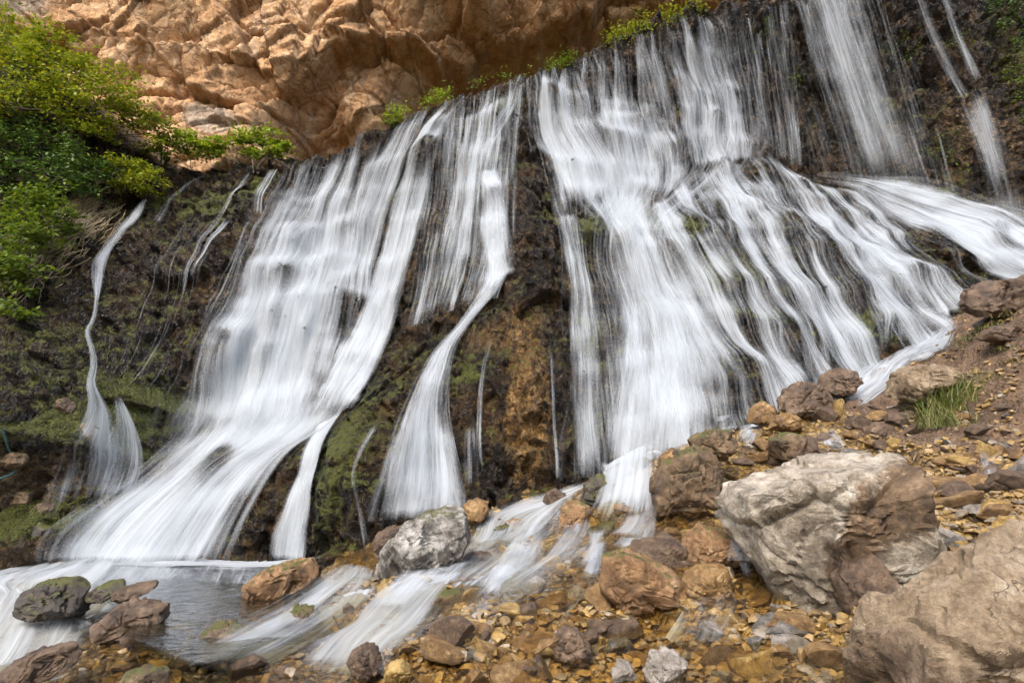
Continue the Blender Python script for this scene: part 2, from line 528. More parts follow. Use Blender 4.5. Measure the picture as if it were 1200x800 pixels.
M_WET, M_DRY, M_GROUND, M_WHITE = mat_wet_cliff(), mat_dry_cliff(), mat_ground(), mat_white_water()
M_POOL = mat_clear_water('clear_pool_water', (.62, .62, .50), 3.0, .55, .05)
M_STREAM = mat_clear_water('clear_stream_water', (.93, .86, .68), 6.0, .75, .05)
PALE = [(.10, .08, .055), (.27, .225, .165), (.46, .405, .32), (.62, .57, .48)]
BROWN = [(.022, .013, .007), (.075, .044, .024), (.145, .092, .052), (.27, .19, .125)]
OCHRE = [(.055, .028, .009), (.17, .092, .029), (.29, .17, .06), (.44, .31, .16)]
AMBER = [(.085, .048, .012), (.26, .158, .038), (.40, .26, .075), (.55, .42, .20)]
GREY = [(.04, .034, .028), (.10, .088, .074), (.18, .165, .145), (.32, .29, .26)]
DARK = [(.012, .010, .008), (.035, .027, .02), (.07, .052, .036), (.13, .10, .075)]

# ------------------------------------------------------------------ terrain: wet rock face  y = D(x, z)
CLIFF_CTRL = [
    (0, 640, 14.0), (30, 640, 15.0), (60, 600, 15.9), (0, 520, 15.0), (0, 430, 15.5), (0, 330, 17.5), (0, 200, 20), (0, 80, 22.5), (-200, 500, 13), (-200, 200, 19),
    (60, 640, 15.4), (100, 620, 15.9), (100, 520, 16), (100, 400, 17.5), (100, 300, 19.5), (100, 200, 21.6), (170, 230, 22.3), (200, 210, 23.2),
    (60, 655, 15.3), (130, 660, 15.6), (250, 660, 15.8), (370, 655, 15.4),
    (130, 560, 16.8), (200, 510, 18.4), (300, 510, 18.6), (400, 490, 18), (300, 580, 17.1), (220, 600, 16.6),
    (220, 450, 19.0), (300, 430, 19.7), (380, 420, 20), (260, 350, 20.2), (340, 330, 21), (420, 330, 21.2), (300, 260, 21.8), (380, 250, 22.3),
    (350, 200, 23.2), (420, 190, 23.2), (250, 210, 23.4), (160, 400, 18.4), (200, 300, 20.3), (220, 260, 21.6),
    (430, 640, 14.3), (400, 560, 15.4), (450, 500, 16.0), (420, 485, 17.2), (540, 590, 14.6), (490, 610, 14.4), (490, 500, 15.9), (530, 400, 18),
    (600, 575, 15.2), (560, 560, 15.0), (600, 480, 15.9), (560, 430, 16.5), (620, 400, 17.0), (600, 330, 18.4), (640, 290, 18.9), (620, 220, 20.3),
    (600, 180, 21.4), (610, 130, 22.4), (520, 330, 19.9), (480, 400, 19.3), (560, 250, 21), (500, 250, 21.8), (540, 170, 22.4),
    (690, 560, 15), (760, 545, 14.6), (830, 510, 14.4), (870, 490, 14.1), (720, 450, 16.4), (800, 430, 15.9), (760, 350, 18), (700, 300, 19.2),
    (690, 260, 20), (780, 280, 19.3), (720, 245, 21), (700, 200, 22.3), (700, 165, 22.8), (800, 170, 23.2), (780, 230, 21.5), (650, 160, 22.5),
    (640, 230, 21.1), (850, 200, 23.3), (690, 500, 15.9),
    (470, 145, 23.4), (545, 115, 23.1), (610, 95, 23.0), (700, 65, 23.8), (760, 33, 24.3), (830, 15, 24.8), (940, 0, 25.2),
    (720, 110, 23.8), (800, 90, 24.2), (870, 100, 26.0), (870, 40, 25.2), (950, 60, 27), (950, 150, 27.2), (1050, 100, 27.6), (1050, 200, 27.2),
    (1150, 60, 27), (1150, 200, 26.5), (1200, 100, 26.4), (1200, 0, 27), (1060, -20, 26.2), (1200, 245, 25), (1400, 100, 25), (1400, 300, 20),
    (870, 185, 23.5), (960, 222, 23.8), (1000, 222, 25), (1100, 250, 23.6), (1200, 280, 22), (1200, 330, 20), (1130, 340, 18.6), (1100, 390, 17.2),
    (1050, 420, 16.4), (900, 250, 21.0), (900, 330, 17.9), (900, 420, 15.7), (960, 350, 17.7), (980, 430, 15.8), (1040, 350, 18.3), (940, 460, 14.9),
    (1040, 300, 20.3), (880, 480, 14.3),
]
cc = np.array(CLIFF_CTRL, float)
cp = at(cc[:, 0], cc[:, 1], cc[:, 2])
# buried continuation of the foot of the rock
foot = np.array([(x, -4.0, y) for x, y in ((-20, 11), (-14, 13.4), (-10, 15.3), (-6, 15.3), (-2, 14.4), (0, 15), (3, 14.5), (6, 13.8), (9, 15.5), (13, 18), (22, 18))], float)
rb = RBF(np.r_[cp[:, 0], foot[:, 0]], np.r_[cp[:, 2], foot[:, 1]], np.r_[cp[:, 1], foot[:, 2]], c=.9, lam=.03)
CG = Grid(np.arange(-24, 31, .06), np.arange(-2.5, 28.6, .06))
X, Z = CG.A.astype(np.float32), CG.B.astype(np.float32)
D0 = rb(CG.A, CG.B)

# lip line: above it the rock turns back into a terrace
LIP = [(-300, 10, 21), (0, 45, 22.5), (60, 90, 22.6), (120, 140, 22.6), (180, 190, 22.8), (250, 203, 23.3), (330, 196, 23.3), (400, 183, 23.4), (440, 160, 23.4), (470, 143, 23.4),
       (545, 113, 23.1), (610, 93, 23.0), (660, 84, 23.4), (700, 62, 23.8), (760, 30, 24.3), (830, 12, 24.8), (880, 8, 25.0), (940, -3, 25.2), (1010, -12, 25.8), (1080, -60, 26.2), (1200, -160, 26.5), (1500, -200, 26.5)]
lp = np.array([at(a, b, c) for a, b, c in LIP])
lipz = np.interp(CG.a, lp[:, 0], lp[:, 2]) + .25 * perlin(CG.a * .9, 0 * CG.a, 0 * CG.a + .5, 3) + .13 * perlin(CG.a * 3, 0 * CG.a, 0 * CG.a + .5, 4)
D_pre = D0.copy()
terr = np.clip((CG.B - lipz[:, None]) / .5, 0, 30)
D0 = D0 + np.where(terr < 1, terr ** 2 * 1.4, 1.4 + (terr - 1) * 5.0)

w1 = perlin(X * .5, Z * .5, 0 * X + .3, 20); w2 = perlin(X * .5, Z * .5, 0 * X + 7.3, 21)
Xw, Zw = X + .45 * w1, Z + .45 * w2
f1, c1, r1 = facet2(Xw * .62, Zw * .42, 31, 1.1)
f2, c2, r2 = facet2(Xw * 1.6 + .2 * w2, Zw * 1.15, 32, 1.0)
f3, c3, r3 = facet2(X * 4.2 + .5 * w1, Z * 3.2, 33, 1.0)
low = fbm(X * .22, Z * .16, 0 * X + 2.5, 3, 40)
rid = fbm(X * 1.3, Z * .8, 0 * X + 1.5, 5, 41, True)
hi = fbm(X * 3.6, Z * 2.6, 0 * X + .5, 4, 42)
tt = Z * .62 + 1.5 * fbm(X * .25, Z * .25, 0 * X + 4.5, 3, 43)
saw = tt - np.floor(tt)
ledge = np.where(saw > .9, (1 - saw) / .1, saw / .9)         # juts out towards its top, then steps back
f4, c4, r4 = facet2(X * 6.5 + .6 * w2, Z * 4.6 + .4 * w1, 34, 1.0)
disp = .75 * low + .44 * f1 + .28 * f2 + .15 * f3 + .055 * f4 + .17 * rid + .10 * hi + .30 * (ledge - .5) * (.6 + .9 * sstep(-.25, .25, perlin(X * .35, Z * .3, 0 * X + 5.5, 44)))
for px_, py_, Y_, rx_, rz_, am_ in ((612, 460, 16.3, .95, 2.6, .75), (600, 250, 19.8, .8, 1.6, .5), (525, 480, 16.2, .45, 1.6, -.5), (672, 430, 16.6, .4, 2.2, -.45), (405, 560, 15.8, .55, 1.2, .5), (345, 560, 17, .5, 1.0, .35),
                                    (690, 280, 19.5, .5, .5, .5), (770, 285, 20, 1.4, .5, .35), (850, 350, 18.6, .9, .8, .5), (920, 300, 20.6, .9, .8, .45), (980, 350, 18.8, .9, .7, .45), (900, 400, 17, .7, .7, .4), (1060, 330, 19.6, 1.0, .6, .4),
                                    (500, 180, 22.3, .6, 1.2, .4), (580, 140, 22.5, .5, .8, .35), (520, 300, 20.4, .8, 1.4, .3), (440, 280, 21.6, .4, 1.5, -.35), (720, 170, 23, 1.6, .3, .35), (560, 420, 16.7, .5, .5, .4)):
    c_ = at(px_, py_, Y_)
    disp = disp + am_ * np.exp(-((CG.A - c_[0]) / rx_) ** 2 - ((CG.B - c_[2]) / rz_) ** 2)
disp = np.clip(disp, -1.6, 1.6)
D1 = D0 - disp * np.clip(1.2 - terr * .1, .3, 1)
_b3 = blur(D1, 3)
D_env = np.minimum(D1, _b3)
for _ax in (0, 1):
    _m = D_env.copy()
    for _k in (-2, -1, 1, 2):
        _m = np.minimum(_m, np.roll(D_env, _k, _ax))
    D_env = _m
D_env = blur(D_env, 1)
BULGE = blur(D1, 9) - _b3
D_soft = blur(D_pre - disp, 12)                           # the face without its terrace: where the water is laid
gz = np.gradient(D1, .06, axis=1)
gx = np.gradient(D1, .06, axis=0)
nrm_up = gz / np.sqrt(1 + gx ** 2 + gz ** 2)               # outward normal's z
FLAT = sstep(.25, 1.1, blur(gz, 2))                        # ledges and shelves, where falling water breaks white


def cast_cliff(px, py, F=None):
    F = D_soft if F is None else F
    d = ray(px, py).reshape(-1, 3)
    Ys = np.arange(9, 40, .06)
    P = CAM + d[:, None, :] * Ys[None, :, None]
    below = Ys[None] >= CG.sample(F, P[..., 0], P[..., 2])
    k = np.argmax(below, 1); k = np.where(below.any(1), k, len(Ys) - 1)
    return P[np.arange(len(d)), k]


def blobs(spec):
    """soft patches on the rock, given where they sit: (px, py, rx, rz in metres, amount)"""
    out = np.zeros_like(D1)
    for px, py, rx, rz, a in spec:
        c = cast_cliff([px], [py])[0]
        out += a * np.exp(-((CG.A - c[0]) / rx) ** 2 - ((CG.B - c[2]) / rz) ** 2)
    return out


up = sstep(-.05, .55, blur(nrm_up, 1))
moss = .05 + .32 * up + .22 * fbm(X * .5, Z * .5, 0 * X + 9.5, 4, 60)
moss += blobs([(250, 240, 1.6, 1.0, .45), (305, 215, .7, .5, .6), (210, 420, 1.8, 3.0, .08), (40, 400, 1.5, 1.6, .14), (30, 510, 1.2, .8, .3), (20, 610, 1.6, .6, .4), (170, 480, 1.0, 1.5, .35),
               (560, 180, 1.6, 2.2, .3), (400, 530, .6, 1.6, .35), (390, 600, .8, .9, .4), (550, 440, .5, .5, .5), (600, 120, .8, .8, .35), (690, 275, .5, .6, .7), (750, 262, 1.1, .6, .55),
               (810, 275, .8, .5, .45), (840, 320, 1.0, .7, .4), (860, 370, 1.0, 1.0, .3), (690, 380, .3, 2.0, .35), (1050, 130, 2.2, 1.6, .25), (1110, 230, 1.6, 1.2, .35), (1180, 60, 2, 2, .42),
               (1010, 380, 1.4, .8, .25), (940, 90, 2.2, 2.2, .22), (800, 90, 2.0, 1.6, .15), (640, 250, .4, 1.0, .3), (530, 310, .7, 1.5, .25), (470, 230, .9, 1.2, .25)])
ochre = .03 + blobs([(617, 480, .45, 1.9, .75), (605, 380, .8, 1.2, .4), (560, 400, .6, .8, .4), (670, 330, .5, .8, .3), (600, 220, .5, .8, .3), (1060, 180, 2.2, 1.5, .3), (1000, 60, 2.4, 1.6, .25), (590, 520, 1.0, 1.2, .25),
                     (640, 420, .8, 1.6, .25), (450, 480, .7, .5, .4), (90, 470, 1.0, 1.0, .25), (820, 500, 1.0, .6, .2), (280, 225, 1.2, .6, .3), (240, 290, 1.6, 1.0, .22), (720, 130, 1.5, 1.2, .15)])
dark = blobs([(960, 330, 3.2, 2.4, .5), (1080, 330, 2.2, 1.2, .35), (430, 600, .8, 1.0, .45), (720, 420, 1.4, 2.6, .4), (520, 500, 1.2, 1.6, .35), (430, 300, 2, 2, .35), (720, 180, 2.5, 2, .3), (880, 420, 1.5, 1.5, .4), (350, 540, 1.2, 1.2, .3), (170, 380, 2.0, 2.4, .4), (70, 440, 1.6, 1.8, .3), (80, 520, 1.2, 1.0, .25)])
earth = blobs([(60, 480, 1.6, 1.6, .35), (20, 570, 1.6, .7, .75), (130, 140, 2.5, 1.6, .5), (230, 195, 2, .5, .5), (20, 250, 3, 3, .4), (1130, 130, 2.0, 2.5, .45), (1190, 180, 2, 2, .4)])
cliff_me = np_mesh('wet_cliff', np.stack([CG.A, D1, CG.B], -1), grid_faces(*CG.A.shape)[:, ::-1],
                   {'moss': moss.ravel(), 'ochre': ochre.ravel(), 'dark': dark.ravel(), 'earth': earth.ravel()})
link('cliff_terrain', cliff_me, M_WET, 'dark wet mossy rock face behind and between the white falls', 'cliff', kind='structure')

# ------------------------------------------------------------------ dry orange cliff behind, y = E(x, z)
EC = [(-100, 0, 25), (0, -50, 26), (60, 40, 27.5), (130, 100, 28), (200, 150, 28.2), (260, 160, 28.4), (330, 175, 29.0), (300, 60, 29.5), (200, 40, 28.6), (100, 0, 28),
      (370, 180, 32.5), (400, 175, 33), (350, 150, 31), (420, 120, 30.5), (400, 60, 29.6), (480, 70, 31), (520, 90, 33), (560, 60, 32.8), (450, 20, 29.6), (560, 10, 30.2), (620, 70, 33.5), (640, 40, 32.2),
      (700, 30, 32.5), (680, -20, 30.5), (760, 0, 32), (820, -10, 32), (500, 120, 34), (600, 95, 34.5), (350, -60, 29), (150, -80, 27), (600, -80, 30), (900, -60, 32)]
ec = np.array(EC, float); ep = at(ec[:, 0], ec[:, 1], ec[:, 2])
rb2 = RBF(ep[:, 0], ep[:, 2], ep[:, 1], c=.7, lam=.02)
EG = Grid(np.arange(-38, 22, .09), np.arange(13, 44, .09))
x2, z2 = EG.A.astype(np.float32), EG.B.astype(np.float32)
E0 = rb2(EG.A, EG.B)
a = RAD(-24)
u1 = perlin(x2 * .3, z2 * .3, 0 * x2 + .4, 50); u2 = perlin(x2 * .3, z2 * .3, 0 * x2 + 8.4, 51)
xr = (x2 * math.cos(a) - z2 * math.sin(a)) + .5 * u1
zr = (x2 * math.sin(a) + z2 * math.cos(a)) + .5 * u2
g1, k1, q1 = facet2(xr * .125, zr * .25, 71, 1.4)
g2, k2, q2 = facet2(xr * .42 + .2 * u2, zr * .75, 72, 1.1)
g3, k3, q3 = facet2(xr * 1.1 + .3 * u1, zr * 1.7, 73, 1.0)
g4, k4, q4 = facet2(xr * 2.8, zr * 3.6, 74, 1.0)
g5, k5, q5 = facet2(x2 * .55 + .25 * u1, z2 * .22, 78, 1.0)
ed = 1.0 * g1 + .55 * g2 + .17 * g3 + .07 * g4 + .50 * g5 + .16 * fbm(x2 * .3, z2 * .3, 0 * x2 + 1.5, 5, 75, True) + .14 * fbm(x2 * 1.6, z2 * 1.6, 0 * x2 + .5, 4, 76)
ed -= .45 * (1 - sstep(0, .07, k1)) + .25 * (1 - sstep(0, .08, k2)) + .22 * (1 - sstep(0, .07, k5)) * (q5 > 0) + .08 * (1 - sstep(0, .1, k3))
br = np.array([at(p_, q_, 31.0) for p_, q_ in ((318, 128), (352, 120), (395, 72), (450, 58), (520, 58), (575, 44), (640, 30), (700, 8), (790, -20))])
brow = np.interp(EG.a, br[:, 0], br[:, 2])[:, None] + .5 * perlin(x2 * .8, z2 * .3, 0 * x2 + 2.2, 90)
wx = sstep(br[0, 0] - .4, br[1, 0] + .6, EG.A)
E1 = E0 - ed * .9 + wx * (2.3 * (1 - sstep(-.25, .30, EG.B - brow)) - .3)
rc = at(372, 176, 31.0)
E1 = E1 + 2.4 * np.exp(-((EG.A - rc[0]) / 1.9) ** 4 - ((EG.B - rc[2]) / 1.0) ** 4)
ggrey = np.zeros_like(E1)
for px, py, Y, rx, rz, am in ((240, 130, 28.3, 1.8, 1.2, .8), (265, 150, 28.5, 1.5, .8, .5), (600, 70, 33, 3, 1.5, .35), (20, 10, 27, 2, 1.5, .9), (390, 180, 32, 1.5, 1.5, .4)):
    c = at(px, py, Y); ggrey += am * np.exp(-((EG.A - c[0]) / rx) ** 2 - ((EG.B - c[2]) / rz) ** 2)
dry_me = np_mesh('dry_cliff', np.stack([EG.A, E1, EG.B], -1), grid_faces(*EG.A.shape)[:, ::-1],
                 {'crack': np.minimum(k1 * 2.0, k2).ravel(), 'grey': ggrey.ravel()})
link('dry_cliff_terrain', dry_me, M_DRY, 'towering dry orange limestone cliff overhanging above the falls', 'cliff', kind='structure')

# ------------------------------------------------------------------ ground  z = G(x, y)
def pz(px, py, z):
    r = ray(px, py); return CAM + r * ((z - CAM[2]) / r[2])


PL = .22                                                   # the pool's level
gp = [pz(130, 668, PL), pz(250, 670, PL), pz(350, 685, PL), pz(200, 720, PL), pz(250, 740, PL - .02), pz(60, 690, .08), pz(0, 700, -.10), pz(0, 790, -.55), pz(100, 780, -.28),
      pz(250, 800, -.08), pz(400, 800, -.05), pz(600, 800, 0), pz(800, 800, .1), pz(930, 790, .25), pz(400, 740, .1)]
gy = [(440, 700, 9.6), (560, 640, 12.0), (640, 605, 13.3), (600, 583, 15), (540, 612, 14), (740, 618, 10.8), (740, 545, 12.4), (640, 660, 10), (640, 700, 8.4), (700, 740, 7.2), (560, 740, 7.4), (500, 690, 9.4),
      (800, 640, 9), (850, 700, 7.4), (900, 760, 6.3), (850, 600, 10), (870, 512, 12.4), (800, 540, 11.8), (960, 485, 13), (1030, 450, 14.5), (1100, 400, 16.5), (1150, 350, 17.6), (1200, 330, 18.5),
      (1200, 345, 13), (1120, 420, 13), (1200, 440, 10.5), (1150, 500, 10), (1100, 540, 9.2), (1200, 540, 8.5), (1150, 620, 7.6), (1200, 640, 7), (1050, 740, 5.9), (1000, 600, 9), (1150, 760, 5.0),
      (1000, 530, 10.8), (1060, 470, 12.6), (690, 575, 14.4), (840, 520, 13.6), (460, 640, 13.2), (380, 660, 13.6), (700, 640, 10.4), (1190, 380, 11.8)]
gp += [at(*g) for g in gy]
gp += [np.array(v, float) for v in ((0, 0, .1), (0, 4, .05), (-6, 2, -.5), (-14, 5, -1.2), (-14, 12, -.25), (-10, 16, .2), (-5, 17, .2), (5, 2, 1.2), (8, 3, 2.6), (12, 8, 6), (16, 14, 8), (24, 16, 9), (0, -6, .1), (-16, -4, -1), (14, -4, 4),
                                    (0, 17, 2.2), (6, 17, 4.2), (-22, 12, -.5), (12, 20, 6.2))]
gp = np.array(gp)
rb3 = RBF(gp[:, 0], gp[:, 1], gp[:, 2], c=.5, lam=.02)
ga = np.r_[np.arange(-60, -17, 1.0), np.arange(-17, 20, .055), np.arange(20, 60, 1.0)]
gb = np.r_[np.arange(-40, 2.5, .8), np.arange(2.5, 20, .055), np.arange(20, 40, 1.0)]
GG = Grid(ga, gb)
x3, y3 = GG.A.astype(np.float32), GG.B.astype(np.float32)
G0 = rb3(np.clip(GG.A, -24, 26), np.clip(GG.B, -6, 21))
h1, e1, s1 = facet2(x3 * 1.1 + .3 * perlin(x3, y3, 0 * x3 + .3, 80), y3 * 1.1, 81, .9)
h2, e2, s2 = facet2(x3 * 3.0 + .3 * perlin(x3 * 2, y3 * 2, 0 * x3 + .3, 82), y3 * 3.0, 83, .8)
PX, PY = to_px(np.stack([GG.A, GG.B, G0], -1))
_pp = [pz(a_, b_, PL)[:2] for a_, b_ in ((125, 664), (376, 657), (382, 690), (335, 735), (255, 757), (196, 740), (160, 702))]
pool = np.full(GG.A.shape, 9.0)
for _i in range(len(_pp)):
    _a, _b = _pp[_i], _pp[(_i + 1) % len(_pp)]
    _e = (_b - _a) / np.linalg.norm(_b - _a)
    _s = (GG.A - _a[0]) * _e[1] - (GG.B - _a[1]) * _e[0]
    pool = np.minimum(pool, _s)
pool = sstep(-.5, .35, pool + .2 * perlin(x3 * .8, y3 * .8, 0 * x3 + .7, 88))
bank = blur(sstep(5.0, 6.6, GG.A - .12 * (GG.B - 7) - .9 * np.clip(13 - GG.B, 0, 2) * 0 + .5 * perlin(x3 * .4, y3 * .4, 0 * x3 + .2, 84)) * (GG.B > 8.2), 4)
gd = (.16 * h1 + .10 * h2) * (1 - .8 * pool) + .10 * fbm(x3 * .6, y3 * .6, 0 * x3 + .5, 4, 85) + .05 * fbm(x3 * 3, y3 * 3, 0 * x3 + .5, 3, 86)
G1 = G0 + gd * np.where(np.abs(GG.A) > 17, .3, 1) - .34 * pool
G_soft = blur(G0 + gd * .5, 3)
gmoss = .15 * fbm(x3 * .5, y3 * .5, 0 * x3 + .6, 3, 87) + .5 * np.exp(-((GG.A + 12) / 2.0) ** 2 - ((GG.B - 13.5) / 2.5) ** 2)
ground_me = np_mesh('ground', np.stack([GG.A, GG.B, G1], -1), grid_faces(*GG.A.shape), {'earth': bank.ravel(), 'pool': pool.ravel(), 'moss': gmoss.ravel()})
link('ground', ground_me, M_GROUND, 'stony ochre stream bed rising to a brown earth bank at one side', 'ground', kind='structure')


def cast_ground(px, py, F=None):
    F = G1 if F is None else F
    d = ray(px, py).reshape(-1, 3)
    Ys = np.arange(3.0, 21, .04)
    P = CAM + d[:, None, :] * Ys[None, :, None]
    below = P[..., 2] <= GG.sample(F, P[..., 0], P[..., 1])
    k = np.argmax(below, 1); k = np.where(below.any(1), k, len(Ys) - 1)
    return P[np.arange(len(d)), k]


# ------------------------------------------------------------------ falling and running water
def catmull(P, M):
    P = np.asarray(P, float)
    seg = np.linalg.norm(np.diff(P[:, :3], axis=0), axis=1) + 1e-4
    t = np.r_[0, np.cumsum(seg)]; t /= t[-1]
    u = np.linspace(0, 1, M)
    k = np.clip(np.searchsorted(t, u, side='right') - 1, 0, len(P) - 2)
    f = ((u - t[k]) / (t[k + 1] - t[k]))[:, None]
    m = np.gradient(P, t, axis=0)
    h = (t[k + 1] - t[k])[:, None]
    return (2 * f ** 3 - 3 * f ** 2 + 1) * P[k] + (f ** 3 - 2 * f ** 2 + f) * h * m[k] + (3 * f ** 2 - 2 * f ** 3) * P[k + 1] + (f ** 3 - f ** 2) * h * m[k + 1]


class Water:
    def __init__(s):
        s.V, s.F, s.fl, s.de, s.br, s.n = [], [], [], [], [], 0

    def add(s, V, F, fl, de, br):
        s.V.append(V.reshape(-1, 3)); s.F.append(F + s.n); s.n += V.size // 3
        s.fl.append(fl.reshape(-1, 3)); s.de.append(de.ravel()); s.br.append(np.broadcast_to(br, de.shape).ravel())

    def flow(s, rows, kind='cliff', d=.8, brk=1.0, n=100, rd=.55, w=(.03, .10), off=.05, wander=.5, part=.35, step=.22, cover=0.0, layers=2, fade=(.02, .06), hold=.28, soft=.24, lip=0.0):
        rows = np.array(rows, float)
        d, n, rd, w = d * 1.06, int(n * (.08 if kind == 'ground' else .5)), rd * (.32 if kind == 'ground' else .42), (w[0] * .6, w[1] * .7)
        part = max(part, .6)
        brk = brk * (1.5 if kind == 'ground' else .88)
        if kind == 'free':
            L = at(rows[:, 0], rows[:, 1], rows[:, 4]); Rr = at(rows[:, 2], rows[:, 3], rows[:, 4])
        else:
            cast = cast_cliff if kind == 'cliff' else (lambda a, b: cast_ground(a, b, G_soft))
            L = cast(rows[:, 0], rows[:, 1]); Rr = cast(rows[:, 2], rows[:, 3])
        mid = (L + Rr) / 2
        length = np.linalg.norm(np.diff(mid, axis=0), axis=1).sum()
        width = np.linalg.norm(Rr - L, axis=1).mean()
        M = int(np.clip(length / step, 8, 110))
        LR = catmull(np.concatenate([L, Rr], 1), M)
        L, Rr = LR[:, :3], LR[:, 3:]
        v = np.linspace(0, 1, M)

        def place(S, o):
            P = L[None] * (1 - S[..., None]) + Rr[None] * S[..., None]
            if kind == 'cliff':
                env = CG.sample(D_env, P[..., 0], P[..., 2])
                dz = np.abs(np.diff(P[..., 2], axis=1))
                y = env.copy()
                for k in range(1, M):
                    y[:, k] = np.minimum(env[:, k], y[:, k - 1] + hold * dz[:, k - 1] + .01)
                ys = y.copy()
                for _ in range(26):
                    ys[:, 1:-1] = (ys[:, :-2] + ys[:, 1:-1] * 2 + ys[:, 2:]) / 4
                y = np.minimum(y, ys)
                for _ in range(2):
                    y[:, 1:-1] = (y[:, :-2] + y[:, 1:-1] * 2 + y[:, 2:]) / 4
                P[..., 1] = y - o
                poke = sstep(.15, .34, CG.sample(BULGE, P[..., 0], P[..., 2]))
                ca = poke.copy()
                for k in range(1, M):
                    ca[:, k] = np.maximum(poke[:, k], ca[:, k - 1] * np.exp(-dz[:, k - 1] / .8))
                s.carry = ca
            elif kind == 'ground':
                s.carry = 0.0
                env = GG.sample(G_soft, P[..., 0], P[..., 1])
                for _ in range(3):
                    env[:, 1:-1] = (env[:, :-2] + env[:, 1:-1] * 2 + env[:, 2:]) / 4
                P[..., 2] = env + o
            else:
                s.carry = 0.0
                P[..., 1] -= o
            return P
        seed = rng.uniform(0, 100)
        # the body of the fall: one or two rippled sheets whose opacity breaks up along the flow
        if d > 0:
            for ly in range(layers):
                nc = int(np.clip(width / .12, 8, 70))
                S = np.repeat(np.linspace(0, 1, nc)[:, None], M, 1)
                wob = perlin(S * width * .8 + seed, v[None] * length * .25 + S * 0, 0 * S + ly * 3.3, 5)
                S2 = S + (.25 if kind == 'ground' else .12) * wob * wander / max(width, .6) * np.sin(np.pi * S)
                o = off * (1 + 1.2 * ly) + .05 * perlin(S * width * 2.2, v[None] * length * .5 + 0 * S, 0 * S + seed, 6)
                P = place(S2, o)
                ew = min(.13, .30 / max(width, .3))
                eg = np.minimum(S, 1 - S) + ew * 1.3 * perlin(S * 0 + seed, v[None] * length * .55 + 0 * S, S * 3, 9) + ew * .8 * perlin(S * 0 + seed, v[None] * length * 1.9 + 0 * S, S * 3, 10)
                de = d * sstep(-.02, soft, eg) * sstep(0, fade[0] + 1e-3, v)[None] * sstep(0, fade[1] + 1e-3, 1 - v)[None]
                de = de * (1 - .75 * s.carry)
                if kind == 'cliff':
                    fl_ = CG.sample(FLAT, P[..., 0], P[..., 2])
                    de = de * (.82 + .22 * fl_)
                if lip:
                    de = de - lip * (1 - .8 * sstep(0, .6, v))[None] * sstep(-.12, .25, perlin(S * width * 2.1 + seed, v[None] * length * .10 + 0 * S, 0 * S + 6, 14))
                de = de - cover * sstep(-.1, .35, perlin(S * width * 1.7 + seed, v[None] * length * .20 + 0 * S, 0 * S + 2, 12))
                fl = np.stack([S * width * (.5 if kind == 'ground' else 1), np.broadcast_to(v[None] * length, S.shape), 0 * S + seed + ly * 7.7], -1)
                s.add(P, grid_faces(nc, M), fl, de * (1 if ly == 0 else .62), brk * (1 if ly == 0 else .55))
        # loose strands in front of it
        if n > 0:
            ncl = max(3, int(n / 7))
            cl = rng.uniform(0, 1, ncl)
            s0 = np.clip(cl[rng.integers(0, ncl, n)] + rng.normal(0, .03 / max(width, .3) + .008, n), 0, 1)
            st = rng.random(n) < .12
            s0 = np.where(st, s0 + rng.choice([-1, 1], n) * np.abs(rng.normal(0, .10, n)), s0)
            S = s0[:, None] + (.22 if kind == 'ground' else .10) * wander / max(width, .5) * perlin(s0[:, None] * width * 1.3 + seed + 0 * v, v[None] * length * .3 + 0 * s0[:, None], np.zeros((n, M)) + 1.3, 7)
            S = np.clip(S, -.25, 1.25)
            P = place(S, off + rng.uniform(0, .10, n)[:, None])
            isp = rng.random(n) < part
            v0 = np.where(isp, rng.uniform(-.1, .75, n), rng.uniform(-.15, .06, n)); v1 = np.where(isp, v0 + rng.uniform(.10, .40, n), rng.uniform(.7, 1.1, n))
            prof = sstep(0, 1, np.clip((v[None] - v0[:, None]) / .10, 0, 1)) * sstep(0, 1, np.clip((v1[:, None] - v[None]) / (.3 if kind == 'ground' else .2), 0, 1))
            prof *= sstep(0, fade[1] + 1e-3, 1 - v)[None]
            ww = (w[0] + (w[1] - w[0]) * rng.random(n) ** 2.2)[:, None] * (.7 + .8 * v[None]) * (1 + .5 * perlin(s0[:, None] * 50 + 0 * v, v[None] * length * .5 + 0 * s0[:, None], np.zeros((n, M)), 8))
            T = np.gradient(P, axis=1)
            nv = np.array([0, -.3, 1.0]) if kind == 'ground' else np.array([0, -1, .35])
            Wd = np.cross(T, nv); Wd /= np.linalg.norm(Wd, axis=-1, keepdims=True) + 1e-6
            tw = rng.normal(0, .35, n)[:, None, None]
            Wd = Wd * np.cos(tw) + nv * np.sin(tw) * .6
            V = np.stack([P - Wd * ww[..., None], P + .25 * ww[..., None] * nv, P + Wd * ww[..., None]], 2)
            prof = prof * (1 - .7 * s.carry)
            dn = rd * rng.uniform(.45, 1.15, n)[:, None] * prof
            de = np.stack([0 * dn, dn, 0 * dn], 2)
            fl = np.stack([np.broadcast_to((s0 * 40)[:, None, None], V.shape[:3]), np.broadcast_to(v[None, :, None] * length, V.shape[:3]), np.zeros(V.shape[:3]) + seed], -1)
            base = (np.arange(n) * M * 3)[:, None, None] + (np.arange(M - 1) * 3)[None, :, None] + np.arange(2)[None, None]
            b = base.ravel()
            F = np.stack([b, b + 1, b + 4, b + 3], 1)
            keep = (de.reshape(-1)[F].max(1) > 0.01)
            s.add(V, F[keep], fl, de, .5)
        return s

    def build(s, label, cat='waterfall', name='waterfall', group=None, kind=None):
        me = np_mesh(name, np.concatenate(s.V), np.concatenate(s.F), {'flow': np.concatenate(s.fl), 'dens': np.concatenate(s.de), 'break': np.concatenate(s.br)})
        return link(name, me, M_WHITE, label, cat, group, kind)


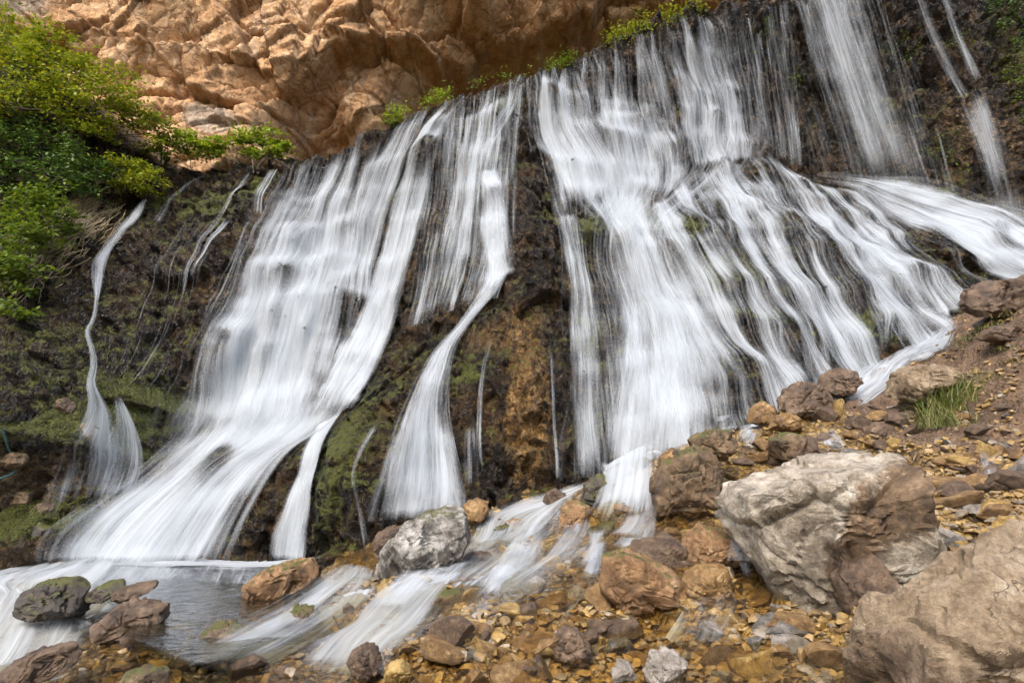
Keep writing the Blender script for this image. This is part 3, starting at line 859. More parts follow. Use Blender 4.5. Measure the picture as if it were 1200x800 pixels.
WG = 'falls pouring down the wet rock face'
w = Water()
w.flow([(168.5, 238, 181.5, 236), (143.5, 275, 161.5, 272), (119.1, 305, 134.9, 300), (112.0, 332, 122.0, 332), (117.0, 350, 122.0, 350), (113.1, 385, 118.9, 385), (117.4, 420, 124.6, 420), (119.7, 450, 128.3, 450), (124.5, 480, 141.6, 480), (115.0, 510, 151.1, 508), (93.7, 540, 156.3, 530), (73.9, 572, 146.1, 560), (59.8, 606, 128.2, 596)],
       d=.55, brk=1.7, n=170, w=(.015, .05), wander=.3, cover=.2)
w.flow([(150, 470, 160, 470), (150, 500, 172, 500), (140, 535, 178, 535), (110, 585, 165, 580)], d=.4, brk=2, n=60)
w.build('thin winding side cascade down the mossy rock beyond the main falls, leftmost of all', group=WG)
w = Water()
for r_ in ([(293, 205, 301, 207), (264, 245, 272, 247), (240, 285, 248, 287), (212, 345, 219, 345)], [(243, 206, 250, 207), (215, 224, 221, 226), (195, 245, 202, 247), (182, 262, 188, 264)],
           [(268, 262, 274, 264), (248, 292, 254, 294), (225, 330, 232, 332)], [(318, 205, 330, 203), (306, 225, 318, 228), (296, 252, 310, 255)]):
    w.flow(r_, d=.4, brk=1.7, n=34, w=(.02, .05), wander=.3, layers=1)
w.flow([(215, 262, 305, 240), (185, 325, 268, 325), (160, 400, 225, 420), (140, 450, 200, 470)], d=0, n=260, rd=.9, w=(.015, .035), part=.96)
w.build('sparse trickles streaking the dark mossy slope between the side cascade and the broad main fall', group=WG)

w = Water()
w.flow([(335, 197, 470, 145), (302, 262, 442, 225), (268, 330, 434, 300), (246, 385, 412, 385), (225, 440, 394, 440), (206, 492, 380, 480), (180, 535, 368, 512)], d=.94, brk=1.35, n=850, rd=.6, w=(.03, .09), fade=(.03, .16), wander=.8, cover=.2, lip=.6)
w.flow([(470, 145, 506, 126), (442, 190, 486, 170), (425, 235, 466, 225), (412, 285, 446, 290), (400, 350, 440, 360)], d=.62, brk=1.5, n=200, w=(.02, .06))
w.flow([(515, 128, 553, 113), (488, 165, 530, 150), (468, 215, 512, 205), (450, 265, 496, 262), (438, 310, 484, 310), (424, 355, 470, 358), (398, 410, 455, 410), (372, 462, 432, 458), (346, 498, 420, 480)], d=.84, brk=1.35, n=480, rd=.6, w=(.02, .06), lip=.4)
w.flow([(218, 468, 426, 450), (200, 500, 412, 475), (165, 540, 388, 500), (128, 575, 346, 530), (98, 600, 318, 565), (75, 622, 292, 608), (62, 645, 278, 640), (58, 662, 268, 662)], d=.95, brk=1.3, n=900, rd=.6, w=(.03, .09), fade=(.3, .02), wander=.8, cover=.12)
w.flow([(318, 230, 440, 200), (270, 330, 430, 300), (225, 440, 392, 430), (190, 525, 380, 505), (120, 585, 340, 560)], d=.46, brk=.6, n=0, off=.30, layers=1, soft=.4, fade=(.3, .3))
w.build('broad white main fall spreading over a sloping rock apron into the pool', group=WG)
w = Water()
w.flow([(372, 497, 412, 478), (360, 525, 390, 520), (347, 560, 376, 560), (332, 600, 371, 600), (318, 630, 369, 630), (308, 660, 367, 660)], d=.92, brk=1.1, n=260, w=(.02, .06), fade=(.05, .02), wander=.3)
w.build('short white fall dropping into the pool beside the dark rock outcrop', group=WG)

w = Water()
w.flow([(563, 105, 580, 99), (555, 150, 573, 150), (546, 200, 562, 200), (540, 260, 556, 260), (530, 310, 550, 310)], d=.45, brk=1.8, n=60, w=(.015, .05), wander=.3)
w.flow([(604, 95, 619, 91), (588, 140, 602, 138), (565, 175, 582, 175), (554, 205, 574, 203)], d=.5, brk=1.6, n=60, w=(.015, .05), wander=.3)
w.flow([(518, 150, 615, 105), (512, 220, 605, 210), (500, 290, 602, 290), (478, 385, 585, 350)], d=.34, brk=2.0, n=220, rd=.45, w=(.012, .035), part=.8)
w.flow([(560, 203, 584, 203), (564, 240, 592, 240), (561, 280, 597, 280), (566, 320, 601, 312), (560, 355, 604, 322)], d=.88, brk=1.2, n=180, w=(.02, .06), wander=.3, fade=(.05, .1))
w.flow([(570, 335, 604, 303), (552, 362, 592, 335), (534, 387, 562, 370), (515, 410, 541, 400), (497, 440, 531, 435), (478, 480, 527, 475), (460, 530, 537, 530), (446, 575, 548, 575), (434, 610, 553, 600)], d=.62, brk=1.5, n=380, rd=.62, w=(.02, .06), wander=.5, fade=(.05, .02), cover=.1)
w.flow([(508, 128, 612, 95), (500, 210, 606, 200), (488, 290, 604, 290), (470, 390, 590, 345)], d=.24, brk=1.6, n=160, rd=.7, w=(.010, .03), part=.8, layers=1, soft=.3, fade=(.03, .3))
w.build('slender braided fall fanning out at the foot of the brown rock tower', group=WG)
w = Water()
w.flow([(440, 498, 448, 500), (425, 530, 432, 532), (418, 555, 424, 555), (424, 590, 430, 590), (430, 640, 440, 640)], d=.36, brk=1.3, n=24, w=(.015, .04), wander=.1)
w.build('thread of water down the dark outcrop left of the slender braided fall', group=WG)
w = Water()
for r_ in ([(573, 405, 578, 405), (563, 450, 569, 450), (559, 500, 565, 500), (562, 548, 567, 548)], [(643, 420, 647, 420), (646, 490, 650, 490), (650, 560, 655, 560)], [(545, 500, 560, 500), (545, 570, 562, 570)]):
    w.flow(r_, d=.25, brk=1.6, n=16, rd=.5, w=(.012, .03), wander=.1, layers=1)
w.build('fine threads trickling down the bare brown rock tower', group=WG)

w = Water()
w.flow([(617, 96, 690, 68), (616, 130, 690, 110), (620, 160, 700, 150), (628, 185, 722, 180), (636, 215, 738, 215), (645, 252, 752, 247)], d=.92, brk=1.5, n=330, rd=.6, w=(.02, .06), cover=.15, lip=.75, fade=(.02, .25))
w.flow([(690, 68, 770, 29), (690, 110, 776, 85), (690, 150, 786, 140), (700, 185, 802, 180), (712, 220, 802, 215), (720, 252, 778, 250)], d=.78, brk=1.6, n=330, rd=.6, w=(.015, .05), cover=.2, lip=.8, fade=(.02, .25))
w.flow([(770, 29, 853, 13), (776, 80, 863, 70), (786, 130, 873, 120), (790, 165, 882, 165), (800, 203, 888, 192)], d=.60, brk=1.5, n=380, rd=.5, w=(.012, .04), cover=.1, lip=.5)
w.flow([(650, 258, 672, 252), (658, 290, 681, 285), (665, 340, 691, 340), (667, 400, 700, 400), (668, 470, 705, 470), (671, 560, 712, 560)], d=.42, brk=1.6, n=130, w=(.015, .05), wander=.3)
w.flow([(655, 205, 790, 200), (680, 240, 772, 236), (704, 280, 778, 278), (718, 320, 798, 320), (720, 370, 828, 365), (714, 420, 852, 415), (704, 470, 866, 455), (694, 520, 874, 488), (688, 562, 878, 500)], d=.80, brk=1.5, n=650, rd=.6, w=(.02, .06), cover=.42, fade=(.18, .02))
w.flow([(630, 150, 800, 130), (640, 210, 800, 200), (680, 260, 770, 255), (690, 350, 820, 340), (680, 470, 860, 450), (680, 555, 870, 500)], d=.36, brk=.6, n=0, off=.28, layers=1, soft=.4, fade=(.25, .2))
w.flow([(612, 98, 858, 12), (612, 150, 885, 120), (625, 215, 890, 190), (650, 280, 800, 270), (655, 380, 850, 370), (660, 470, 885, 450), (662, 560, 890, 495)], d=.26, brk=1.5, n=420, rd=.75, w=(.010, .03), part=.85, off=.12, layers=1, soft=.3, fade=(.05, .05))
w.build('tall stepped central fall narrowing at a ledge then spreading in a white curtain', group=WG)

w = Water()
w.flow([(798, 205, 884, 182), (812, 242, 908, 216), (834, 288, 938, 262), (860, 338, 972, 312), (890, 388, 1006, 366), (918, 432, 1036, 416), (932, 470, 1052, 434)], d=.60, brk=1.75, n=300, rd=.6, w=(.015, .05), cover=.7, wander=.9, fade=(.05, .02))
w.flow([(878, 182, 938, 205), (905, 220, 978, 246), (935, 262, 1018, 286), (970, 305, 1058, 326), (1005, 352, 1088, 358), (1040, 396, 1114, 384), (1058, 420, 1124, 396)], d=.62, brk=1.7, n=280, rd=.6, w=(.015, .05), cover=.5, wander=.8, fade=(.05, .02))
w.flow([(925, 204, 1002, 226), (962, 246, 1040, 258), (1002, 292, 1076, 298), (1042, 338, 1116, 334), (1075, 380, 1135, 366)], d=.58, brk=1.7, n=220, rd=.6, w=(.015, .05), cover=.5, wander=.8, fade=(.05, .02))
w.flow([(752, 252, 806, 206), (770, 292, 832, 264), (794, 342, 870, 320), (824, 397, 902, 380), (850, 452, 932, 436), (866, 496, 952, 474)], d=.60, brk=1.75, n=300, rd=.6, w=(.015, .05), cover=.5, wander=.9, fade=(.05, .02))
w.flow([(790, 215, 1000, 226), (800, 260, 1040, 256), (812, 320, 1080, 296), (835, 390, 1115, 336), (865, 470, 1128, 370)], d=.0, n=520, rd=.85, w=(.012, .035), wander=.9, part=.96)
w.flow([(795, 208, 1000, 224), (805, 260, 1040, 256), (820, 320, 1085, 296), (845, 390, 1118, 336), (870, 474, 1128, 372)], d=.30, brk=1.6, n=0, layers=1, soft=.3, cover=.1, fade=(.1, .05))
w.build('network of white rivulets streaking diagonally down the dark rounded mound', group=WG)
w = Water()
w.flow([(960, 204, 950, 212), (1010, 212, 990, 226), (1085, 222, 1042, 264), (1155, 240, 1088, 292), (1220, 264, 1132, 328), (1320, 300, 1200, 350)], d=.84, brk=1.5, n=300, rd=.6, w=(.02, .05), cover=.4, fade=(.25, .02))
w.build('white water sliding sideways down the rock shelf under the tall veil', group=WG)
w = Water()
w.flow([(925, -14, 1012, -14, 25.2), (940, 30, 1024, 30, 25.1), (958, 90, 1044, 90, 25.0), (978, 150, 1066, 150, 24.9), (998, 218, 1092, 224, 24.8)], 'free', d=.42, brk=1.0, n=260, rd=.36, w=(.012, .05), wander=.3, fade=(.0, .2), part=.25, soft=.4)
w.flow([(850, 12, 928, 2, 25.0), (858, 60, 935, 60, 24.9), (868, 120, 942, 120, 24.7), (880, 192, 950, 195, 24.4)], 'free', d=.16, brk=1.5, n=130, rd=.42, w=(.010, .03), wander=.2, part=.3, soft=.3)
w.flow([(1012, -14, 1035, -14, 25.6), (1028, 60, 1050, 60, 25.4), (1052, 140, 1078, 140, 25.2), (1070, 190, 1100, 190, 25.1)], 'free', d=.0, n=26, rd=.42, w=(.012, .04), wander=.2, part=.3)
w.flow([(900, -14, 1045, -14, 25.3), (915, 60, 1070, 60, 25.2), (940, 140, 1095, 140, 25.0), (965, 228, 1120, 232, 24.8)], 'free', d=.20, brk=1.2, n=190, rd=.5, w=(.010, .03), wander=.2, fade=(.0, .15), part=.4, soft=.4, layers=1)
w.build('tall sheer veil of water falling free of the upper rock wall', group=WG)
w = Water()
w.flow([(1066, -14, 1078, -14, 26), (1084, 40, 1098, 40, 25.9), (1104, 85, 1120, 83, 25.8), (1122, 120, 1140, 112, 25.7)], 'free', d=.32, brk=1.3, n=60, rd=.6, w=(.012, .03), soft=.4, wander=.1, part=.2)
w.flow([(1094, -14, 1108, -14, 26), (1116, 45, 1128, 45, 25.8), (1138, 98, 1150, 92, 25.7)], 'free', d=.28, brk=1.3, n=50, rd=.6, w=(.012, .03), soft=.4, wander=.1, part=.2)
w.flow([(1120, 122, 1152, 92, 25.5), (1132, 150, 1165, 130, 25.45), (1148, 195, 1182, 190, 25.4), (1160, 250, 1198, 250, 25.2)], 'free', d=.50, brk=.9, n=170, rd=.30, w=(.012, .04), wander=.2, fade=(.22, .55), soft=.45)
w.build('detached veil bursting off the wall, rightmost of the falls', group=WG)

SG = 'white rapids between the boulders'
w = Water()
for r_, d_ in (([(190, 440, 400, 430, 18.3), (175, 480, 400, 470, 18.0), (165, 520, 390, 505, 17.7)], .26), ([(665, 470, 880, 440, 14.9), (655, 520, 885, 490, 14.5), (650, 565, 880, 530, 14.2)], .26), ([(430, 570, 560, 570, 14.4), (425, 595, 560, 592, 14.2), (425, 620, 560, 612, 14.0)], .24),
               ([(40, 620, 290, 620, 15.4), (30, 645, 290, 645, 15.0), (25, 668, 300, 668, 14.7)], .26), ([(980, 190, 1100, 205, 24.4), (985, 215, 1110, 225, 24.2), (1000, 235, 1120, 245, 24.0)], .28), ([(1140, 215, 1215, 215, 24.6), (1140, 245, 1220, 245, 24.2), (1150, 268, 1220, 268, 23.8)], .28)):
    w.flow(r_, 'free', d=d_, brk=.45, n=0, layers=2, soft=.5, fade=(.6, .4), off=.15)
o_ = w.build('fine white spray hanging at the feet of the falls', 'spray', 'spray', kind='stuff')


def rapid(label, *flows, **kw):
    w = Water()
    for f in flows:
        a = dict(kind='ground', d=.8, brk=1.2, n=80, rd=.55, w=(.012, .045), off=.085, wander=.35, step=.10, fade=(.12, .12), soft=.25)
        a.update(f[1]); w.flow(f[0], **a)
    w.build(label, 'rapids', 'rapids', SG)


rapid('white stream rushing past boulders at the foot of the dark mound',
      ([(1098, 368, 1128, 376), (1062, 398, 1120, 404), (1032, 418, 1098, 420), (1006, 440, 1062, 440), (984, 462, 1040, 464), (972, 484, 1012, 484)], dict(d=.95, n=160)))
rapid('small cascade dropping between mossy rocks below the central curtain',
      ([(702, 553, 776, 538), (707, 578, 777, 563), (700, 605, 776, 600), (688, 625, 776, 620)], dict(d=.92, brk=1.3, n=260, off=.14)))
rapid('foaming shallows at the foot of the brown rock tower',
      ([(680, 563, 770, 543), (640, 578, 722, 572), (590, 592, 692, 590), (560, 610, 672, 615), (545, 632, 652, 640), (538, 650, 622, 660)], dict(d=.86, brk=1.5, n=260, cover=.3)),
      ([(560, 620, 720, 620), (540, 655, 700, 655), (520, 680, 660, 690), (500, 705, 620, 720)], dict(d=.42, brk=1.7, n=130, rd=.4, cover=.2)))
rapid('narrow spout over the dark block beside the big pale boulder',
      ([(835, 510, 866, 506), (833, 540, 855, 540), (829, 578, 846, 578), (818, 608, 844, 608)], dict(d=.55, brk=1.7, n=120, off=.2, step=.05, fade=(.25, .25), soft=.35)))
rapid('little trickle between ochre rocks above the narrow spout',
      ([(872, 498, 906, 494), (868, 512, 892, 512), (864, 530, 884, 528)], dict(d=.5, brk=1.4, n=80, soft=.35)))
rapid('little spill over stones just behind the crest of the biggest boulder',
      ([(945, 512, 990, 515), (950, 530, 1000, 532)], dict(d=.5, brk=1.4, n=80, soft=.35)))
rapid('faint trickle in the stony gully by the earth bank',
      ([(1150, 545, 1165, 545), (1155, 570, 1172, 570)], dict(d=.2, brk=1.4, n=40, soft=.4, fade=(.3, .3))))
rapid('thin spout beside the lower edge of the big pale boulder',
      ([(862, 634, 874, 634), (861, 665, 880, 665), (856, 708, 892, 708)], dict(d=.45, brk=1.5, n=90, off=.2, step=.05, fade=(.25, .3), soft=.35)))
rapid('small spill between the two orange rocks beside the thin spout',
      ([(805, 680, 815, 680), (800, 705, 822, 705)], dict(d=.25, brk=1.5, n=40, fade=(.3, .3))))
rapid('silky white stream sweeping past the grey topped rock',
      ([(500, 668, 560, 668), (470, 690, 542, 690), (430, 706, 522, 716), (400, 732, 502, 748), (368, 762, 472, 778), (325, 805, 450, 815)], dict(d=.86, brk=1.4, n=260, cover=.25)),
      ([(402, 668, 446, 682), (358, 700, 436, 715), (302, 735, 392, 750), (240, 765, 335, 788), (185, 795, 275, 815)], dict(d=.78, brk=1.5, n=240, cover=.1)))
rapid('wide white run-off leaving the pool in the lower corner',
      ([(50, 634, 150, 664), (10, 640, 140, 694), (-40, 652, 118, 724), (-90, 690, 108, 752), (-140, 745, 70, 800)], dict(d=.98, brk=1.2, n=260, soft=.12, fade=(.05, .05))),
      ([(-60, 650, 0, 640), (-90, 680, 20, 690), (-140, 720, 20, 740)], dict(d=.7, n=60)),
      ([(120, 666, 236, 672), (92, 690, 205, 700), (60, 722, 150, 738)], dict(d=.62, brk=.9, n=60, off=.10, soft=.45)),
      ([(150, 664, 330, 664), (150, 680, 320, 684), (160, 700, 300, 705)], dict(d=.42, brk=1.1, n=40, off=.085, soft=.4, fade=(.05, .6), layers=1)),
      ([(50, 646, 50, 668), (160, 648, 160, 674), (260, 650, 260, 674), (376, 650, 376, 670)], dict(d=.9, brk=1.1, n=60, off=.09, soft=.4, layers=1)))

rapid('short white cascade beside the long rusty orange rock', ([(690, 640, 716, 640), (684, 668, 708, 670), (668, 700, 702, 704)], dict(d=.95, brk=1.0, n=120, off=.13, step=.06, soft=.4, fade=(.2, .25))))
rapid('short white cascade in midstream behind the grey-white topped rock', ([(585, 650, 645, 652), (572, 680, 628, 684), (550, 712, 602, 718)], dict(d=.92, brk=1.0, n=140, off=.12, step=.06, soft=.4, fade=(.2, .25))))
rapid('white chute curling round the foot of the grey-white topped rock', ([(470, 690, 530, 690), (448, 712, 505, 716), (425, 742, 480, 752)], dict(d=.95, brk=.9, n=140, off=.13, step=.06, soft=.4, fade=(.2, .25))))
rapid('small fall over the stones between the rusty rocks and the dark dripping block', ([(728, 622, 772, 618), (722, 638, 768, 640), (706, 656, 756, 660)], dict(d=.9, brk=1.0, n=120, off=.14, step=.06, soft=.4, fade=(.2, .25))))
rapid('loose white threads of current over the amber shallows',
      ([(560, 660, 700, 655), (530, 700, 690, 700), (500, 740, 660, 745), (470, 790, 640, 800)], dict(d=.10, brk=1.4, n=110, rd=.42, part=.8)),
      ([(690, 640, 720, 640), (660, 680, 700, 690), (620, 720, 690, 735), (600, 770, 680, 790)], dict(d=.0, n=50, rd=.42, part=.8)),
      ([(810, 705, 880, 705), (800, 730, 880, 740), (780, 760, 860, 780)], dict(d=.12, brk=1.4, n=50, rd=.4, part=.7)))

# still and shallow water: level sheets that follow the bed
def water_sheet(name, a, b, lev, mask, mat, label):
    A, B = np.meshgrid(a, b, indexing='ij')
    zz = lev(A, B)
    dep = (zz - GG.sample(G1, A, B)) * 1.0 + .03
    dep = np.minimum(dep, mask(A, B))
    F = grid_faces(len(a), len(b))
    F = F[dep.ravel()[F].max(1) > 0]
    link(name, np_mesh(name, np.stack([A, B, zz], -1), F, {'depth': dep.ravel()}), mat, label, 'water', kind='structure')


water_sheet('pool_water', np.arange(-11, -1.5, .08), np.arange(6.5, 17, .08), lambda a, b: 0 * a + PL - .01 + .008 * perlin(a * 1.5, b * 1.5, 0 * a, 2),
            lambda a, b: .12 * sstep(.02, .2, GG.sample(pool, a, b)), M_POOL, 'calm clear greenish pool at the foot of the broad fall')
G_lev = blur(G0, 8)
water_sheet('stream_water', np.arange(-12, 5.5, .06), np.arange(4.0, 13.6, .06),
            lambda a, b: GG.sample(G_lev, a, b) + .125 + .02 * perlin(a * 2.5, b * 2.5, 0 * a, 3),
            lambda a, b: .15 * sstep(0, 1.2, 2.9 + .12 * (b - 6) - a + .5 * perlin(a * .9, b * .9, 0 * a + .5, 4)) * (GG.sample(pool, a, b) < .25), M_STREAM, 'shallow clear stream water over amber stones')

#@@WEND

# ------------------------------------------------------------------ boulders and stones
_ico = {}


def ico(sub):
    if sub not in _ico:
        bm = bmesh.new(); bmesh.ops.create_icosphere(bm, subdivisions=sub, radius=1.0)
        V = np.array([v.co[:] for v in bm.verts], np.float32); F = np.array([[v.index for v in f.verts] for f in bm.faces], np.int32)
        bm.free(); _ico[sub] = (V, F)
    return _ico[sub]


CAM_R = np.array([1.0, 0, 0]); CAM_U = np.array([0, -SP, CP]); CAM_F = np.array([0, CP, SP])
BOULDER_PX = []


def boulder(label, outline, Y, thick, mat, seed, sub=5, rough=1.0, dents=(), tone=(), fr=1.6, sq=.6, group=None, center=None, name='boulder'):
    """a rock with its own silhouette, thickness and fractured relief; its origin sits at its centre"""
    O = np.array(outline, float)
    BOULDER_PX.append(O)
    c = O.mean(0) if center is None else np.array(center, float)
    # area centroid
    if center is None:
        x, y = O[:, 0], O[:, 1]; x1, y1 = np.roll(x, -1), np.roll(y, -1); cr = x * y1 - x1 * y
        c = np.array([((x + x1) * cr).sum(), ((y + y1) * cr).sum()]) / (3 * cr.sum())
    C = at(c[0], c[1], Y); dep = depth_of(C); sc_ = dep / FPX
    A = (O - c) * np.array([1, -1]) * sc_
    th = np.linspace(-np.pi, np.pi, 361)
    R = np.zeros(361)
    B = np.roll(A, -1, 0)
    for i, t in enumerate(th):
        d = np.array([math.cos(t), math.sin(t)])
        e = B - A
        den = d[0] * e[:, 1] - d[1] * e[:, 0]
        den = np.where(np.abs(den) < 1e-9, 1e-9, den)
        r = (A[:, 0] * e[:, 1] - A[:, 1] * e[:, 0]) / den
        k = (A[:, 0] * d[1] - A[:, 1] * d[0]) / den
        ok = (k >= -1e-6) & (k <= 1 + 1e-6) & (r > 0)
        R[i] = r[ok].max() if ok.any() else np.abs(A).mean()
    K = np.array([1, 2, 3, 2, 1]) / 9; Rp = np.concatenate([R[-3:-1], R, R[1:3]]); R = np.convolve(Rp, K, 'valid')
    V, F = ico(sub)
    a, b, f = V[:, 0], V[:, 1], V[:, 2]
    cph = np.sqrt(a * a + b * b); tht = np.arctan2(b, a)
    rr = np.interp(tht, th, R) * cph ** sq
    size = np.sqrt(np.abs(((A[:, 0] * B[:, 1] - A[:, 1] * B[:, 0])).sum() / 2))
    dz = thick * np.sign(f) * np.abs(f) ** .75
    P = (np.cos(tht) * rr)[:, None] * CAM_R + (np.sin(tht) * rr)[:, None] * CAM_U - dz[:, None] * CAM_F
    P = P * (1 - .22 * thick / dep)
    rs = np.random.default_rng(seed * 13 + 1)
    for _ in range(16):
        u = rs.normal(size=3); u[2] = abs(u[2]) * 1.1 + .45; u /= np.linalg.norm(u)
        nw = u[0] * CAM_R + u[1] * CAM_U - u[2] * CAM_F
        dt = P @ nw; lim = dt.max() * rs.uniform(.66, .93)
        P = P - nw * (np.maximum(dt - lim, 0) * .9)[:, None]
    N = (np.cos(tht) * cph)[:, None] * CAM_R + (np.sin(tht) * cph)[:, None] * CAM_U - f[:, None] * CAM_F
    q = (P / size).astype(np.float32)
    fr1, cr1 = facet3(q * fr + seed * 3.17, seed, 1.0)
    fr2, cr2 = facet3(q * fr * 2.7 + seed * 1.7, seed + 5, 1.0)
    h = .08 * fr1 + .06 * fr2 + .022 * fbm(q[:, 0] * 20 + seed, q[:, 1] * 20, q[:, 2] * 20, 3, seed + 29, True) + .05 * fbm(q[:, 0] * 3 + seed, q[:, 1] * 3, q[:, 2] * 3, 5, seed + 9) + .03 * fbm(q[:, 0] * 9 + seed, q[:, 1] * 9, q[:, 2] * 9, 4, seed + 19, True)
    h -= .06 * (1 - sstep(0, .10, cr1)) + .02 * (1 - sstep(0, .10, cr2))
    h *= rough
    W = C + P
    ppx, ppy = to_px(W)
    for dx, dy, rad, amt in dents:
        h = h + amt / size * np.exp(-((ppx - dx) ** 2 + (ppy - dy) ** 2) / rad ** 2) * (f > -.2)
    edge = np.clip(np.abs(f) * 1.4 + .45, 0, 1)         # keep the silhouette calmer than the faces
    P = P + N * (h * size * edge)[:, None]
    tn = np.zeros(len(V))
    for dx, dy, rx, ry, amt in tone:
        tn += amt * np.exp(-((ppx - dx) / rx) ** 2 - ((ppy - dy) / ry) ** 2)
    o = link(name, np_mesh(name, P, F, {'tone': tn}, sharp=38), mat, label, 'boulder', group)
    o.location = C
    return o


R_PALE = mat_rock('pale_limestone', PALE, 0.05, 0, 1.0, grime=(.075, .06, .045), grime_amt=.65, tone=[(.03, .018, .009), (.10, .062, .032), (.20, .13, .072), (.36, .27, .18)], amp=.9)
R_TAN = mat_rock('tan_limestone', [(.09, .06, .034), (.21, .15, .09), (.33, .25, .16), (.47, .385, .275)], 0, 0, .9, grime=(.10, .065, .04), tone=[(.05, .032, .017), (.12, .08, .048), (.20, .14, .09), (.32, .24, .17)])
R_GREYTOP = mat_rock('grey_white_rock', [(.035, .03, .025), (.14, .125, .105), (.36, .34, .31), (.60, .57, .53)], .1, .2, 1.5, grime=(.04, .033, .026), grime_amt=.8, tone=[(.012, .011, .010), (.035, .030, .025), (.08, .068, .05), (.15, .125, .09)])
R_BROWN = mat_rock('brown_wet_stone', BROWN, .55, 0, 2.0)
R_OCHRE = mat_rock('ochre_wet_stone', OCHRE, .5, 0, 2.0)
R_AMBER = mat_rock('amber_wet_stone', AMBER, .6, 0, 2.4, grime_amt=.35)
R_GREY = mat_rock('grey_stone', GREY, .2, 0, 2.2)
R_WHITE = mat_rock('whitish_stone', [(.10, .085, .065), (.22, .19, .155), (.34, .30, .255), (.48, .44, .385)], .15, 0, 2.2, grime_amt=.3)
R_DARK = mat_rock('dark_wet_mossy_rock', DARK, .8, .75, 1.6)
R_MOSSY = mat_rock('brown_mossy_rock', [(.03, .02, .011), (.09, .055, .028), (.19, .12, .06), (.32, .23, .14)], .6, .45, 1.6)
R_RUST = mat_rock('rusty_orange_rock', [(.07, .035, .013), (.19, .10, .04), (.32, .185, .085), (.45, .32, .20)], .3, .15, 1.5)

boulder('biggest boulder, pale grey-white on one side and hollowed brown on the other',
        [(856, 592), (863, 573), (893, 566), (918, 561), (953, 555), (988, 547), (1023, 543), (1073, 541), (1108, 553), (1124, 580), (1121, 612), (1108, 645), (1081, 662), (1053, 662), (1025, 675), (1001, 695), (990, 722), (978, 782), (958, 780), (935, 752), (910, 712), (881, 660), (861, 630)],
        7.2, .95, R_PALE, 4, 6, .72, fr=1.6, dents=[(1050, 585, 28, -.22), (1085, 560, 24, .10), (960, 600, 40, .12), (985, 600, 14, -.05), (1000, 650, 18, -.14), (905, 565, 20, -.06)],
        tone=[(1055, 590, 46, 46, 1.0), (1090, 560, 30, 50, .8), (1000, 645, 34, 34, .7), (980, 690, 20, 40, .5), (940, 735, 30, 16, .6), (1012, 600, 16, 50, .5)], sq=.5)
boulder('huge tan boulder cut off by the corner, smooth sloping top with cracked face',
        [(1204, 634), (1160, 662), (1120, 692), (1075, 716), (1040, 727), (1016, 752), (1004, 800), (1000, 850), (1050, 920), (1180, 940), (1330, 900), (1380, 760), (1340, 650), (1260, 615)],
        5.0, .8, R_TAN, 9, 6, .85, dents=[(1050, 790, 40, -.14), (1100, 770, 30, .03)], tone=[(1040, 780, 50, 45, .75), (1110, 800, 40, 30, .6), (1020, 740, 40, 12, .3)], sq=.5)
boulder('reddish brown angular rock wedged under the biggest boulder, gravel lying on its top',
        [(983, 680), (1000, 662), (1030, 655), (1052, 676), (1060, 702), (1034, 733), (1005, 740), (992, 718)], 6.5, .32, R_BROWN, 14, 5, .8)
boulder('grey-white topped rock with a dark side standing before the braided fall',
        [(434, 691), (436, 666), (446, 645), (469, 621), (501, 602), (526, 592), (544, 599), (550, 634), (535, 661), (501, 668), (467, 682), (441, 700)], 9.9, .5, R_GREYTOP, 21, 5, .8,
        tone=[(470, 672, 30, 20, .7), (520, 655, 28, 16, .6), (452, 685, 14, 14, .6)])
boulder('plain brown rock leaning behind the grey-white topped rock', [(439, 655), (440, 632), (452, 621), (475, 619), (488, 627), (480, 645), (462, 660), (446, 664)], 10.7, .4, R_BROWN, 22, 5)
boulder('long rusty orange rock with a mossy foot lying across the middle of the stream',
        [(703, 690), (707, 657), (730, 648), (770, 662), (800, 680), (832, 705), (822, 716), (772, 722), (738, 731), (714, 716)], 7.5, .5, R_RUST, 25, 5)
boulder('flat brown rock just upstream of the long rusty orange rock', [(727, 652), (745, 640), (790, 632), (816, 650), (802, 676), (760, 670)], 8.4, .5, R_BROWN, 27, 5)
boulder('orange rock mottled with dark moss at the near edge of the calm pool',
        [(271, 712), (280, 690), (300, 675), (330, 662), (362, 659), (372, 672), (356, 696), (330, 705), (295, 714)], 11.2, .5, R_RUST, 31, 5)
boulder('small olive brown rock parting the white stream below the calm pool', [(219, 772), (228, 750), (248, 735), (263, 733), (286, 745), (306, 750), (292, 771), (260, 776), (235, 777)], 8.1, .32, R_MOSSY, 33, 5)
boulder('dark dripping block with a mossy crown between the small cascade and the narrow spout',
        [(770, 608), (769, 566), (778, 545), (796, 532), (824, 526), (844, 534), (846, 560), (836, 602), (805, 614)], 10.2, .55, R_MOSSY, 35, 5)
boulder('brown wet rock leaning on top of the dark dripping block', [(808, 538), (812, 516), (835, 504), (860, 506), (868, 520), (852, 536), (830, 542)], 10.5, .4, R_MOSSY, 36, 5)
boulder('ochre stone balanced at the near edge of the dark dripping block', [(770, 552), (774, 536), (790, 526), (806, 530), (806, 544), (788, 554)], 10.4, .28, R_OCHRE, 38, 4)
boulder('dark mossy block at the far edge of the small cascade', [(680, 602), (684, 570), (696, 560), (716, 556), (722, 575), (714, 600), (700, 612)], 11.9, .4, R_DARK, 37, 5)
boulder('upright rusty rock in the foaming shallows, greenish on top', [(654, 628), (657, 597), (671, 587), (690, 594), (699, 610), (691, 627), (668, 641)], 11.4, .35, R_RUST, 41, 5)
boulder('dark low rock beside the upright rusty rock in the foam', [(688, 640), (690, 622), (708, 613), (722, 612), (727, 628), (716, 640), (700, 645)], 11.0, .3, R_DARK, 43, 4)
